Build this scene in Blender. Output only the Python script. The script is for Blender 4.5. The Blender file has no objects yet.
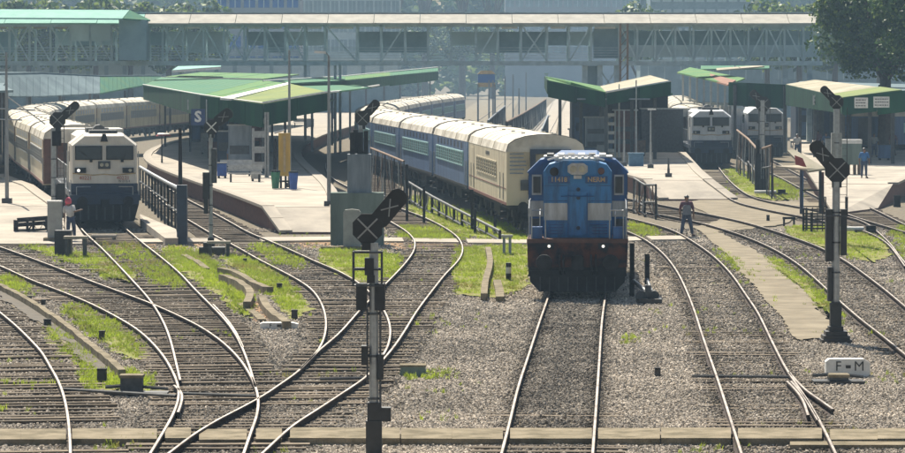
import bpy, math, random
import numpy as np
from mathutils import Vector, Matrix
random.seed(7); rng = np.random.default_rng(7)
S = bpy.context.scene
COL = S.collection
R = math.radians

# ---------------------------------------------------------------- camera, sky, sun, exposure
F, CX, CY, HOR, CAMZ = 3600.0, 452.5, 226.5, 72.0, 6.77      # camera solved from the track gauge (1.676 m) and sleeper spacing
PITCH = math.atan((CY-HOR)/F)
cam_d = bpy.data.cameras.new('camera'); cam = bpy.data.objects.new('camera', cam_d); COL.objects.link(cam)
cam.location = (0, 0, CAMZ); cam.rotation_euler = (math.pi/2-PITCH, 0, 0)
cam_d.sensor_width = 36; cam_d.lens = 36*F/905; cam_d.clip_start = 1; cam_d.clip_end = 6000
S.camera = cam
SUN_EL, SUN_AZ = R(50), math.atan2(-0.28, 0.95)             # azimuth measured from +Y towards +X
w = bpy.data.worlds.new('World'); S.world = w; w.use_nodes = True
nt = w.node_tree; bg = nt.nodes['Background']
sky = nt.nodes.new('ShaderNodeTexSky'); sky.sky_type = 'NISHITA'; sky.sun_disc = False
sky.sun_elevation = SUN_EL; sky.sun_rotation = SUN_AZ; sky.air_density = 1.3; sky.dust_density = 2.0
nt.links.new(sky.outputs[0], bg.inputs[0]); bg.inputs[1].default_value = 0.052
sd = bpy.data.lights.new('sun', 'SUN'); sd.energy = 5.0; sd.angle = R(0.5); sd.color = (1.0, 0.92, 0.78)
sun = bpy.data.objects.new('sun', sd); COL.objects.link(sun)
sv = Vector((math.sin(SUN_AZ)*math.cos(SUN_EL), math.cos(SUN_AZ)*math.cos(SUN_EL), math.sin(SUN_EL)))
sun.rotation_euler = sv.to_track_quat('Z', 'Y').to_euler(); sun.location = (-40, 60, 60)
S.view_settings.view_transform = 'Standard'; S.view_settings.look = 'None'
S.view_settings.exposure = 0.90; S.view_settings.gamma = 1
S.cycles.volume_bounces = 0; S.cycles.max_bounces = 6

HAZE = 0.00038
# ---------------------------------------------------------------- helpers
def P(px, py, z=0.0):
    """ground point seen at photo pixel (px,py) on the level z"""
    x = (px-CX)/F; u = -(py-CY)/F
    dy = math.cos(PITCH)+u*math.sin(PITCH); dz = -math.sin(PITCH)+u*math.cos(PITCH)
    t = (z-CAMZ)/dz
    return Vector((x*t, dy*t, z))
def PD(px, py, d):
    x = (px-CX)/F; u = -(py-CY)/F
    dy = math.cos(PITCH)+u*math.sin(PITCH); dz = -math.sin(PITCH)+u*math.cos(PITCH)
    t = d/dy
    return Vector((x*t, d, CAMZ+dz*t))
MATS = {}
def mat(name, c, c2=None, rough=0.7, metal=0.0, scale=4.0, bump=0.0, bscale=None, streak=False, emit=0, lo=0.35, hi=0.65, detail=6, tone=False, island=0.0):
    if name in MATS: return MATS[name]
    m = bpy.data.materials.new(name); m.use_nodes = True; MATS[name] = m
    t = m.node_tree; b = t.nodes['Principled BSDF']; N = t.nodes.new; L = t.links.new
    b.inputs['Roughness'].default_value = rough; b.inputs['Metallic'].default_value = metal
    tc = N('ShaderNodeTexCoord'); mp = N('ShaderNodeMapping'); L(tc.outputs['Object'], mp.inputs[0])
    if streak: mp.inputs['Scale'].default_value = (1, 1, 0.18)
    no = N('ShaderNodeTexNoise'); no.inputs['Scale'].default_value = scale; no.inputs['Detail'].default_value = detail
    no.inputs['Roughness'].default_value = 0.62
    L(mp.outputs[0], no.inputs['Vector'])
    r = N('ShaderNodeValToRGB'); r.color_ramp.elements[0].position = lo; r.color_ramp.elements[1].position = hi
    c2 = c2 or tuple(k*0.62 for k in c)
    r.color_ramp.elements[0].color = (*c2, 1); r.color_ramp.elements[1].color = (*c, 1)
    L(no.outputs['Fac'], r.inputs[0]); out = r.outputs[0]
    if tone or island:
        hs = N('ShaderNodeHueSaturation'); L(out, hs.inputs['Color'])
        if tone:
            at = N('ShaderNodeAttribute'); at.attribute_type = 'INSTANCER'; at.attribute_name = 'tone'
            L(at.outputs['Fac'], hs.inputs['Value'])
        else:
            oi = N('ShaderNodeObjectInfo'); mr = N('ShaderNodeMapRange'); mr.inputs[3].default_value = 1-island; mr.inputs[4].default_value = 1+island
            L(oi.outputs['Random'], mr.inputs[0]); L(mr.outputs[0], hs.inputs['Value'])
        out = hs.outputs[0]
    L(out, b.inputs['Base Color'])
    if bump:
        n2 = N('ShaderNodeTexNoise'); n2.inputs['Scale'].default_value = bscale or scale*4; n2.inputs['Detail'].default_value = 4
        L(tc.outputs['Object'], n2.inputs['Vector'])
        bp = N('ShaderNodeBump'); bp.inputs['Strength'].default_value = bump; bp.inputs['Distance'].default_value = 0.05
        L(n2.outputs['Fac'], bp.inputs['Height']); L(bp.outputs[0], b.inputs['Normal'])
    if emit: b.inputs['Emission Color'].default_value = (*c, 1); b.inputs['Emission Strength'].default_value = emit
    return m
class MB:
    def __init__(s): s.v=[]; s.f=[]; s.mi=[]
    def add(s, v, f, mi=0):
        o=len(s.v); s.v+= [tuple(p) for p in v]; s.f+=[tuple(i+o for i in q) for q in f]; s.mi+=[mi]*len(f); return s
    def box(s, c, d, rz=0, mi=0, ry=0, rx=0):
        M = Matrix.Rotation(rz,3,'Z') @ Matrix.Rotation(ry,3,'Y') @ Matrix.Rotation(rx,3,'X'); c=Vector(c)
        v=[c+M@Vector((x*d[0]/2,y*d[1]/2,z*d[2]/2)) for x in(-1,1) for y in(-1,1) for z in(-1,1)]
        return s.add(v,[(0,1,3,2),(4,6,7,5),(0,4,5,1),(2,3,7,6),(0,2,6,4),(1,5,7,3)],mi)
    def b2(s, x0,x1,y0,y1,z0,z1,mi=0): return s.box(((x0+x1)/2,(y0+y1)/2,(z0+z1)/2),(abs(x1-x0),abs(y1-y0),abs(z1-z0)),mi=mi)
    def cyl(s,p0,p1,r0,r1=None,n=10,mi=0,cap=True):
        r1=r0 if r1 is None else r1; p0=Vector(p0);p1=Vector(p1);a=(p1-p0)
        if a.length<1e-6: return s
        a.normalize(); u=a.orthogonal().normalized(); w=a.cross(u)
        v=[]
        for p,r in((p0,r0),(p1,r1)):
            for k in range(n):
                t=2*math.pi*k/n; v.append(p+(u*math.cos(t)+w*math.sin(t))*r)
        f=[(k,(k+1)%n,n+(k+1)%n,n+k) for k in range(n)]
        if cap: f+=[tuple(range(n-1,-1,-1)),tuple(range(n,2*n))]
        return s.add(v,f,mi)
    def tube(s,pts,r,n=6,mi=0):
        for a,b in zip(pts[:-1],pts[1:]): s.cyl(a,b,r,r,n,mi)
        return s
    def ext(s,poly,y0,y1,mi=0,axis='y',poly2=None):
        """prism of a 2-D outline (x,z) between y0 and y1 (axis y), or (x,y) between z (axis z), or (y,z) between x (axis x)"""
        n=len(poly); q=poly2 or poly
        g={'y':lambda p,t:(p[0],t,p[1]),'z':lambda p,t:(p[0],p[1],t),'x':lambda p,t:(t,p[0],p[1])}[axis]
        v=[g(p,y0) for p in poly]+[g(p,y1) for p in q]
        return s.add(v,[tuple(range(n)),tuple(range(2*n-1,n-1,-1))]+[(k,n+k,n+(k+1)%n,(k+1)%n) for k in range(n)],mi)
    def sheet(s,top,th,mi=0):
        """slab under a 3-D polygon"""
        n=len(top); v=[tuple(p) for p in top]+[(p[0],p[1],p[2]-th) for p in top]
        return s.add(v,[tuple(range(n)),tuple(range(2*n-1,n-1,-1))]+[(k,n+k,n+(k+1)%n,(k+1)%n) for k in range(n)],mi)
    def loft(s,rings,mi=0,closed=True,cap=True):
        n=len(rings[0]); v=[p for r in rings for p in r]; f=[]
        for a in range(len(rings)-1):
            for k in range(n if closed else n-1):
                f.append((a*n+k,a*n+(k+1)%n,(a+1)*n+(k+1)%n,(a+1)*n+k))
        if cap: f+=[tuple(range(n-1,-1,-1)),tuple((len(rings)-1)*n+k for k in range(n))]
        return s.add(v,f,mi)
    def mesh(s,name,mats):
        me=bpy.data.meshes.new(name); me.from_pydata([tuple(p) for p in s.v],[],s.f)
        for m in (mats if isinstance(mats,(list,tuple)) else [mats]): me.materials.append(m)
        if any(s.mi): me.polygons.foreach_set('material_index',s.mi)
        import bmesh
        b=bmesh.new(); b.from_mesh(me); bmesh.ops.recalc_face_normals(b,faces=b.faces); b.to_mesh(me); b.free()
        me.update(); return me
    def build(s,name,mats,parent=None,loc=(0,0,0),rz=0,smooth=False):
        me=s.mesh(name,mats)
        if smooth: me.polygons.foreach_set('use_smooth',[True]*len(me.polygons))
        return link(name,me,parent,loc,rz)
def link(name,me,parent=None,loc=(0,0,0),rz=0):
    o=bpy.data.objects.new(name,me); COL.objects.link(o); o.location=loc; o.rotation_euler=(0,0,rz)
    if parent is not None: o.parent=parent
    return o
def tag(o,label=None,cat=None,group=None,kind=None):
    if label: o['label']=label
    if cat: o['category']=cat
    if group: o['group']=group
    if kind: o['kind']=kind
    return o
def thing(name,label,cat,loc=(0,0,0),rz=0,group=None):
    o=bpy.data.objects.new(name,None); COL.objects.link(o); o.location=loc; o.rotation_euler=(0,0,rz); o.empty_display_size=0.3
    return tag(o,label,cat,group)
def dup(root,loc,rz=None,label=None,scale=None):
    def cp(o,par):
        c=o.copy(); COL.objects.link(c)
        if par is not None: c.parent=par
        for ch in [k for k in o.children]: cp(ch,c)
        return c
    r=cp(root,None); r.location=loc
    if rz is not None: r.rotation_euler=(0,0,rz)
    if label: r['label']=label
    if scale: r.scale=scale
    return r
def text(name,body,size,m,parent,loc,rot=(math.pi/2,0,0),ext=0.004,bold=0.0,center=True):
    c=bpy.data.curves.new(name,'FONT'); c.body=body; c.size=size; c.extrude=ext; c.offset=bold; c.resolution_u=2
    if center: c.align_x='CENTER'; c.align_y='CENTER'
    o=bpy.data.objects.new(name,c); COL.objects.link(o); bpy.context.view_layer.update()
    me=bpy.data.meshes.new_from_object(o.evaluated_get(bpy.context.evaluated_depsgraph_get()))
    bpy.data.objects.remove(o); me.materials.clear(); me.materials.append(m)
    q=link(name,me,parent,loc); q.rotation_euler=rot; return q
def smooth_px(pts,step=3.0):
    pts=[np.array(p,float) for p in pts]
    if len(pts)<3: 
        pts=[pts[0],(pts[0]+pts[-1])/2,pts[-1]]
    P_=[2*pts[0]-pts[1]]+pts+[2*pts[-1]-pts[-2]]; out=[]
    for i in range(1,len(P_)-2):
        p0,p1,p2,p3=P_[i-1:i+3]; n=max(2,int(np.linalg.norm(p2-p1)/step))
        t0=0;t1=np.linalg.norm(p1-p0)**.5;t2=t1+np.linalg.norm(p2-p1)**.5;t3=t2+np.linalg.norm(p3-p2)**.5
        for k in range(n):
            t=t1+(t2-t1)*k/n
            A1=(t1-t)/(t1-t0)*p0+(t-t0)/(t1-t0)*p1;A2=(t2-t)/(t2-t1)*p1+(t-t1)/(t2-t1)*p2;A3=(t3-t)/(t3-t2)*p2+(t-t2)/(t3-t2)*p3
            B1=(t2-t)/(t2-t0)*A1+(t-t0)/(t2-t0)*A2;B2=(t3-t)/(t3-t1)*A2+(t-t1)/(t3-t1)*A3
            out.append((t2-t)/(t2-t1)*B1+(t-t1)/(t2-t1)*B2)
    out.append(pts[-1]); out=np.array(out)
    for _ in range(3):                                      # relax the joints
        out[1:-1]=(out[:-2]+2*out[1:-1]+out[2:])/4
    return out
def inpoly(px,py,poly):
    x=np.asarray(px);y=np.asarray(py);r=np.zeros(x.shape,bool);n=len(poly);j=n-1
    for i in range(n):
        xi,yi=poly[i];xj,yj=poly[j]
        c=((yi>y)!=(yj>y))&(x<(xj-xi)*(y-yi)/((yj-yi) or 1e-9)+xi); r^=c; j=i
    return r
def world2px(x,y,z):
    u=z-CAMZ; f_=y*math.cos(PITCH)-u*math.sin(PITCH); v_=y*math.sin(PITCH)+u*math.cos(PITCH)
    return CX+F*x/f_, CY-F*v_/f_

# ---------------------------------------------------------------- materials
M=dict(
 ground=mat('ballast_bed',(0.26,0.225,0.17),(0.09,0.075,0.055),0.95,scale=6,bump=1.0,bscale=14,detail=10,lo=.3,hi=.7),
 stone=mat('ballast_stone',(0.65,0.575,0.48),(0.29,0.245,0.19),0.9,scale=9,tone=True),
 timber=mat('weathered_timber',(0.215,0.175,0.13),(0.075,0.058,0.043),0.85,scale=7,bump=0.5,bscale=40,island=0.35),
 conc=mat('concrete_old',(0.28,0.235,0.165),(0.13,0.11,0.07),0.9,scale=2.2,bump=0.4,bscale=30,detail=9),
 conc_l=mat('concrete_pale',(0.47,0.42,0.35),(0.30,0.27,0.23),0.9,scale=0.45,bump=0.2,bscale=18,detail=10),
 path=mat('trodden_path',(0.28,0.24,0.175),(0.17,0.145,0.105),0.95,scale=0.9,bump=0.3,bscale=20,detail=10),
 brick=mat('brick_red',(0.22,0.12,0.10),(0.14,0.085,0.075),0.9,scale=5,bump=0.3,island=0.2),
 soil=mat('orange_soil',(0.34,0.20,0.11),(0.22,0.16,0.10),0.95,scale=3,bump=0.5,bscale=30),
 turf=mat('turf_soil',(0.20,0.25,0.04),(0.22,0.17,0.09),0.95,scale=3,bump=0.5,bscale=30),
 railtop=mat('rail_head_polished',(0.40,0.36,0.32),(0.17,0.14,0.12),0.45,0.7,scale=1.2),
 railweb=mat('rail_web_rust',(0.050,0.034,0.028),(0.022,0.016,0.014),0.8,0.2,scale=12),
 black=mat('black_paint',(0.022,0.022,0.024),(0.012,0.012,0.013),0.45,scale=8),
 dark=mat('dark_underframe',(0.035,0.034,0.036),(0.02,0.019,0.018),0.7,scale=5,bump=0.2),
 grey=mat('grey_steel',(0.30,0.32,0.33),(0.20,0.205,0.21),0.5,0.3,scale=6,streak=True),
 alu=mat('galvanised',(0.42,0.44,0.45),(0.30,0.31,0.32),0.4,0.6,scale=8),
 bluegrey=mat('bluegrey_steel',(0.24,0.28,0.33),(0.16,0.19,0.22),0.6,0.1,scale=4,streak=True),
 darkgrey=mat('dark_grey_steel',(0.08,0.085,0.09),(0.04,0.042,0.045),0.6,0.1,scale=6),
 white=mat('white_paint',(0.78,0.77,0.74),(0.60,0.59,0.56),0.6,scale=5),
 strap=mat('pale_strap',(0.36,0.37,0.36),(0.25,0.25,0.24),0.6,scale=9),
 cream=mat('cream_paint',(0.62,0.54,0.38),(0.38,0.31,0.21),0.6,scale=1.6,streak=True,detail=11,lo=.32,hi=.52),
 lococream=mat('loco_cream',(0.70,0.65,0.56),(0.58,0.53,0.45),0.4,scale=3,streak=True),
 locowhite=mat('loco_white',(0.72,0.74,0.76),(0.58,0.60,0.62),0.4,scale=3,streak=True),
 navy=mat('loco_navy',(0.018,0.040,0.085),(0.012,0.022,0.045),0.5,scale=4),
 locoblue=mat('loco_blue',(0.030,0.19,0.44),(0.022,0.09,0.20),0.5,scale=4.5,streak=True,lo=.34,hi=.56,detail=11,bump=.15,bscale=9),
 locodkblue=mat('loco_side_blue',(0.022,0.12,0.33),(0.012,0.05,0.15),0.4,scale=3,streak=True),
 locogrey=mat('loco_greyband',(0.60,0.60,0.57),(0.36,0.34,0.30),0.6,scale=4.5,detail=10,streak=True),
 maroon=mat('weathered_orange_red',(0.13,0.045,0.028),(0.02,0.018,0.022),0.7,scale=2.2,lo=.42,hi=.62,detail=9),
 coachblue=mat('coach_blue',(0.085,0.165,0.32),(0.035,0.065,0.14),0.5,scale=1.6,streak=True,detail=8),
 coachteal=mat('coach_teal_band',(0.36,0.58,0.58),(0.22,0.40,0.42),0.5,scale=2,streak=True),
 coachpale=mat('coach_pale_blue',(0.42,0.47,0.53),(0.30,0.35,0.41),0.5,scale=2,streak=True),
 roof=mat('coach_roof',(0.70,0.66,0.57),(0.38,0.34,0.28),0.6,scale=.7,detail=11,lo=.34,hi=.58),
 coachred=mat('coach_maroon_line',(0.22,0.07,0.05),None,0.6),
 coachdk=mat('coach_end_brown',(0.17,0.085,0.06),(0.09,0.05,0.04),0.7,scale=2),
 glass=mat('dark_glass',(0.03,0.045,0.055),(0.02,0.03,0.04),0.12,scale=2),
 glassb=mat('shutter_glass',(0.02,0.03,0.05),(0.01,0.014,0.022),0.35,scale=3),
 greenroof=mat('green_sheet_roof',(0.065,0.21,0.09),(0.16,0.24,0.08),0.6,scale=0.35,detail=9),
 tealroof=mat('teal_sheet_roof',(0.05,0.18,0.12),(0.10,0.20,0.10),0.6,scale=0.3,detail=9),
 yelroof=mat('mossy_yellow_roof',(0.22,0.26,0.08),(0.16,0.21,0.09),0.7,scale=0.4,detail=9),
 greyroof=mat('grey_blue_sheet_roof',(0.16,0.22,0.24),(0.09,0.13,0.15),0.6,scale=0.3,detail=9),
 pinkroof=mat('pale_dusty_roof',(0.50,0.44,0.35),(0.27,0.26,0.18),0.7,scale=0.4,detail=9),
 rustroof=mat('rusty_roof',(0.33,0.17,0.12),(0.22,0.13,0.10),0.8,scale=0.6,detail=9),
 greenpaint=mat('green_fascia',(0.012,0.075,0.035),(0.006,0.035,0.022),0.6,scale=0.9,streak=True,detail=8),
 fobpanel=mat('bridge_panel',(0.30,0.40,0.44),(0.21,0.29,0.33),0.7,scale=0.6,detail=8),
 fobpanel2=mat('bridge_panel_pale',(0.50,0.60,0.62),(0.40,0.49,0.51),0.7,scale=0.6,detail=8),
 fobsteel=mat('bridge_steel',(0.50,0.59,0.61),(0.34,0.42,0.44),0.6,0.1,scale=2),
 fobroof=mat('bridge_roof_fascia',(0.46,0.44,0.385),(0.34,0.325,0.285),0.7,scale=1,streak=True,detail=8),
 fobturq=mat('turquoise_roof',(0.28,0.50,0.43),(0.22,0.42,0.36),0.6,scale=0.8,detail=8),
 yellow=mat('yellow_paint',(0.62,0.38,0.05),(0.45,0.28,0.05),0.5,scale=3,streak=True),
 red=mat('red_paint',(0.42,0.06,0.05),None,0.6,scale=3),
 pink=mat('pink_cloth',(0.75,0.12,0.18),None,0.85,scale=9),
 bin=mat('blue_bin',(0.03,0.10,0.40),None,0.5,scale=5),
 greenbox=mat('green_box',(0.04,0.22,0.12),None,0.5,scale=5),
 slab=mat('stained_slab',(0.20,0.25,0.22),(0.10,0.135,0.12),0.9,scale=1.5,detail=10,streak=True,bump=0.2),
 marker=mat('pale_marker',(0.40,0.40,0.37),(0.30,0.30,0.28),0.9,scale=3),
 grass=mat('grass_blade',(0.36,0.46,0.05),(0.20,0.29,0.035),0.8,scale=1.2,tone=True),
 leaf=mat('tree_leaf',(0.075,0.14,0.034),(0.030,0.065,0.020),0.55,scale=0.9,detail=5),
 leaf2=mat('tree_leaf_light',(0.26,0.33,0.07),(0.11,0.17,0.04),0.55,scale=0.9),
 bark=mat('bark',(0.12,0.09,0.065),None,0.9,scale=5,bump=0.5),
 skin=mat('skin_brown',(0.24,0.125,0.075),None,0.6), hair=mat('black_hair',(0.012,0.01,0.01),None,0.5),
 cloth_w=mat('white_shirt',(0.62,0.60,0.58),None,0.9), cloth_b=mat('blue_shirt',(0.05,0.17,0.40),None,0.9),
 cloth_m=mat('maroon_shirt',(0.16,0.07,0.09),(0.10,0.045,0.06),0.9), jeans=mat('dark_blue_trousers',(0.05,0.07,0.13),None,0.9),
 bag=mat('grey_bag',(0.16,0.18,0.22),None,0.8),
 lamp_on=mat('lit_lamp',(1.0,0.93,0.82),(1.0,0.93,0.82),0.4,emit=0.6),
 lampglass=mat('lamp_glass',(0.55,0.50,0.36),None,0.2), rust=mat('rusty_pipe',(0.26,0.17,0.11),(0.14,0.09,0.065),0.85,0.1,scale=6),
 tan=mat('number_tan',(0.55,0.40,0.20),None,0.6), redtext=mat('number_red',(0.50,0.10,0.05),None,0.6),
 building=mat('far_building_wall',(0.34,0.38,0.42),(0.27,0.31,0.35),0.9,scale=0.2), bldblue=mat('far_blue_cladding',(0.06,0.16,0.42),(0.05,0.13,0.34),0.6,scale=0.3),
)
for k_,tw in (('grass',.45),('leaf',.25),('leaf2',.4)):
    t=M[k_].node_tree; b=t.nodes['Principled BSDF']; o=next(n for n in t.nodes if n.type=='OUTPUT_MATERIAL'); src=b.inputs['Base Color'].links[0].from_socket
    tr_=t.nodes.new('ShaderNodeBsdfTranslucent'); mx=t.nodes.new('ShaderNodeMixShader'); mx.inputs[0].default_value=tw
    t.links.new(src,tr_.inputs[0]); t.links.new(b.outputs[0],mx.inputs[1]); t.links.new(tr_.outputs[0],mx.inputs[2]); t.links.new(mx.outputs[0],o.inputs[0])
_t=M['grass'].node_tree; _hs=next(n for n in _t.nodes if n.type=='HUE_SAT'); _at=next(n for n in _t.nodes if n.type=='ATTRIBUTE')
_rp=_t.nodes.new('ShaderNodeValToRGB'); _rp.color_ramp.elements[0].position=.30; _rp.color_ramp.elements[0].color=(.30,.24,.09,1); _rp.color_ramp.elements[1].position=.72; _rp.color_ramp.elements[1].color=(.42,.52,.05,1)
_e=_rp.color_ramp.elements.new(.46); _e.color=(.26,.33,.05,1); _mm=_t.nodes.new('ShaderNodeMath'); _mm.operation='MULTIPLY'; _mm.inputs[1].default_value=.5
_t.links.new(_at.outputs['Fac'],_mm.inputs[0]); _t.links.new(_mm.outputs[0],_rp.inputs[0])
for _l in list(_hs.outputs[0].links): _t.links.new(_rp.outputs[0],_l.to_socket)
for _k in ('greenroof','tealroof','yelroof','greyroof','pinkroof','rustroof','fobroof','fobturq','greenpaint','ground','stone','timber','conc','conc_l','path','soil','turf','brick','slab','railweb','dark','roof','fobpanel','fobpanel2','grass','leaf','leaf2','coachdk','maroon','marker'):
    M[_k].node_tree.nodes['Principled BSDF'].inputs['Specular IOR Level'].default_value=0.12 if _k not in ('leaf','leaf2') else .25
for _k in ('greenroof','tealroof','yelroof','greyroof','pinkroof','greenpaint','fobroof','fobturq','roof'): M[_k].node_tree.nodes['Principled BSDF'].inputs['Roughness'].default_value=.85
def vnoise(x,y,s,seed):
    r=np.random.default_rng(seed); g=r.random((256,256)); X=x/s;Y=y/s; i=np.floor(X).astype(int);j=np.floor(Y).astype(int);u=X-i;v=Y-j;u=u*u*(3-2*u);v=v*v*(3-2*v)
    G=lambda a,b:g[a%256,b%256]; return (G(i,j)*(1-u)+G(i+1,j)*u)*(1-v)+(G(i,j+1)*(1-u)+G(i+1,j+1)*u)*v
# ---------------------------------------------------------------- ground
mb=MB(); mb.add([(-2500,-200,0),(2500,-200,0),(2500,5000,0),(-2500,5000,0)],[(0,1,2,3)]); tag(mb.build('ground',M['ground']),kind='structure')
SHEETZ=[0.004]
def WOB(t): return math.sin(t)*.5+math.sin(t*2.3+1)*.3+math.sin(t*5.1+2)*.2
def sheet_px(name,poly,m,z=None,th=0.0,jit=0.0,kind='structure',dens=1.5):
    if z is None: SHEETZ[0]+=0.0035; z=SHEETZ[0]
    pts=[]
    n=len(poly)
    for i in range(n):
        a=np.array(poly[i],float);b=np.array(poly[(i+1)%n],float); k=max(1,int(np.linalg.norm(b-a)/dens)) if jit else 1
        for j in range(k):
            p=a+(b-a)*j/k; q=P(p[0],p[1],z)
            if jit: q.x+=(WOB(q.x*1.9+i)+.4*WOB(q.y*7.1))*jit*0.9; q.y+=(WOB(q.y*.9+q.x*2.3)+.4*WOB(q.x*8.3))*jit*2.2
            pts.append(q)
    mb=MB()
    if th: mb.sheet(pts,th)
    else: mb.add(pts,[tuple(range(len(pts)))])
    o=mb.build(name,m); tag(o,kind=kind); return o
PATH=[(690,227),(704,236),(722,250),(745,277),(762,297),(779,316),(791,335),(805,341),(819,338),(829,325),(820,305),(798,285),(771,266),(745,246),(722,233),(705,225)]
CROSS=[(688,204),(700,199),(735,197),(762,200),(800,202),(846,203),(850,210),(842,216),(800,216),(785,224),(745,229),(715,232),(700,226),(722,219),(705,211)]
GRASS=[([(0,275),(20,279),(31,290),(27,299),(12,292),(0,287)],.85),
 ([(48,327),(60,330),(72,341),(90,356),(92,374),(125,374),(152,379),(155,388),(135,393),(100,393),(82,390),(78,368),(62,350),(50,338)],1.),
 ([(60,306),(92,311),(112,325),(132,336),(143,350),(141,361),(118,354),(97,341),(78,325)],.75),
 ([(20,246),(60,250),(100,257),(128,268),(132,284),(112,280),(80,266),(45,256)],.55),
 ([(95,243),(140,243),(165,258),(182,275),(183,289),(158,287),(138,272),(118,258)],.3),
 ([(165,248),(200,254),(218,266),(242,283),(250,300),(250,318),(240,316),(226,298),(205,284),(186,272),(172,260)],1.),
 ([(222,255),(250,258),(272,272),(298,294),(303,312),(292,320),(280,306),(262,288),(240,272)],1.),
 ([(250,244),(275,246),(293,256),(310,268),(300,272),(272,262),(256,252)],.4),
 ([(322,250),(345,252),(398,256),(402,266),(386,280),(366,284),(344,274),(326,262)],.95),
 ([(398,226),(440,230),(470,239),(430,242),(402,240)],.8),
 ([(458,248),(488,247),(526,246),(527,270),(524,284),(500,297),(458,294),(452,270)],.75),
 ([(410,196),(450,208),(500,224),(527,236),(527,244),(500,240),(470,236),(430,222),(412,208)],.7),
 ([(716,249),(740,262),(757,280),(752,284),(738,270),(720,256)],.5),
 ([(760,256),(782,262),(812,286),(832,306),(846,328),(838,328),(824,312),(800,288),(775,268)],.65),
 ([(788,227),(846,231),(868,233),(889,246),(886,256),(868,262),(846,256),(820,246),(795,240)],.75),
 ([(728,168),(745,172),(762,190),(792,199),(776,201),(752,195),(736,184)],.6),
 ([(755,172),(775,178),(800,192),(790,200),(768,192)],.45),
 ([(700,182),(716,184),(732,198),(722,198)],.4),
 ([(404,374),(458,370),(460,378),(430,381),(400,381)],.5),
 ([(620,336),(636,336),(634,344),(622,345)],.8),
 ([(322,338),(326,345),(318,346)],.3),
 ([(630,222),(660,230),(655,238),(628,234)],.5),
 ([(890,228),(905,224),(905,262),(898,248)],.6),
 ([(90,444),(150,441),(152,453),(90,453)],.6),
 ([(0,327),(56,327),(60,333),(0,332)],.0),([(0,384),(56,384),(58,389),(0,389)],.8),
 ([(150,268),(180,268),(186,292),(160,286)],.25),
]
SOIL=[[(0,241),(62,241),(74,248),(50,254),(22,251),(0,247)],[(60,250),(95,256),(90,264),(66,258)],[(160,240),(215,241),(215,250),(165,250)],[(278,236),(345,240),(345,250),(300,248)],[(100,241),(160,241),(160,248),(110,250)],[(240,300),(262,304),(282,318),(262,322)],[(384,242),(470,244),(472,248),(386,250)]]
for p in SOIL: sheet_px('soil_patch',p,M['soil'],jit=0.25)
for p,dn in GRASS:
    if dn>.52 and len(p)>5: sheet_px('turf_patch',p,M['turf'],jit=0.35)
sheet_px('path',PATH,M['path'],jit=0.22)
sheet_px('level_crossing_surface',CROSS,M['path'],z=0.06,th=0.05,jit=0.15)
# the long footway that crosses every track in front of the platforms
FOOT=[[(-20,239),(82,239),(82,243.5),(-20,243.5)],[(134,238.5),(216,238),(222,241.5),(140,242)],[(258,237),(332,236.5),(332,240),(262,241)],[(384,237.5),(402,237.5),(404,241),(384,241)],[(412,238),(456,238.5),(459,242),(412,241.5)],[(466,238.8),(528,239.5),(528,243),(468,242.5)],[(628,236.5),(636,236.5),(642,240),(628,240.5)],[(646,236),(682,235.5),(688,239),(652,239.5)]]
for p in FOOT: sheet_px('footway',p,M['conc_l'],z=0.10,th=0.10)

# ---------------------------------------------------------------- railway tracks
def lerp_x(poly,y):
    o=np.argsort(poly[:,1]); return np.interp(y,poly[o,1],poly[o,0])
RAILZ=0.17
def rail_mesh(pts):
    prof=[(-.07,0),(.07,0),(.07,.02),(.012,.045),(.012,.11),(.035,.125),(.035,.158),(.022,.17),(-.022,.17),(-.035,.158),(-.035,.125),(-.012,.11),(-.012,.045),(-.07,.02)]
    n=len(prof); v=[];f=[];mi=[]
    for i,p in enumerate(pts):
        a=pts[max(0,i-1)];b=pts[min(len(pts)-1,i+1)];t=Vector((b[0]-a[0],b[1]-a[1],0)).normalized();s=Vector((t.y,-t.x,0))
        for q in prof: v.append((p[0]+s.x*q[0],p[1]+s.y*q[0],q[1]+p[2]-RAILZ))
    for i in range(len(pts)-1):
        for k in range(n):
            f.append((i*n+k,i*n+(k+1)%n,(i+1)*n+(k+1)%n,(i+1)*n+k)); mi.append(0 if k==7 else 1)
    f.append(tuple(range(n)));mi.append(1); f.append(tuple((len(pts)-1)*n+k for k in range(n-1,-1,-1)));mi.append(1)
    m=MB();m.v=v;m.f=f;m.mi=mi; return m
def rail(px,parent,name='rail',ext0=None):
    s=smooth_px(px); w=[P(a,b,RAILZ) for a,b in s]
    # resample so that steps are at least 0.6 m
    out=[w[0]]
    for q in w[1:-1]:
        if (q-out[-1]).length>0.6: out.append(q)
    out.append(w[-1]); return rail_mesh(out).build(name,[M['railtop'],M['railweb']],parent)
smesh=[]
for k in range(4):
    m=MB(); t=[]
    for x in (-.5,-.17,.17,.5):
        t.append([(x,-.12+random.uniform(-.012,.012),-.1),(x,.12+random.uniform(-.012,.012),-.1),(x,.115,random.uniform(-.012,.006)),(x,-.115,random.uniform(-.012,.006))])
    m.loft(t); smesh.append(m.mesh('sleeper',M['timber']))
NSL=0
TR={}
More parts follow.
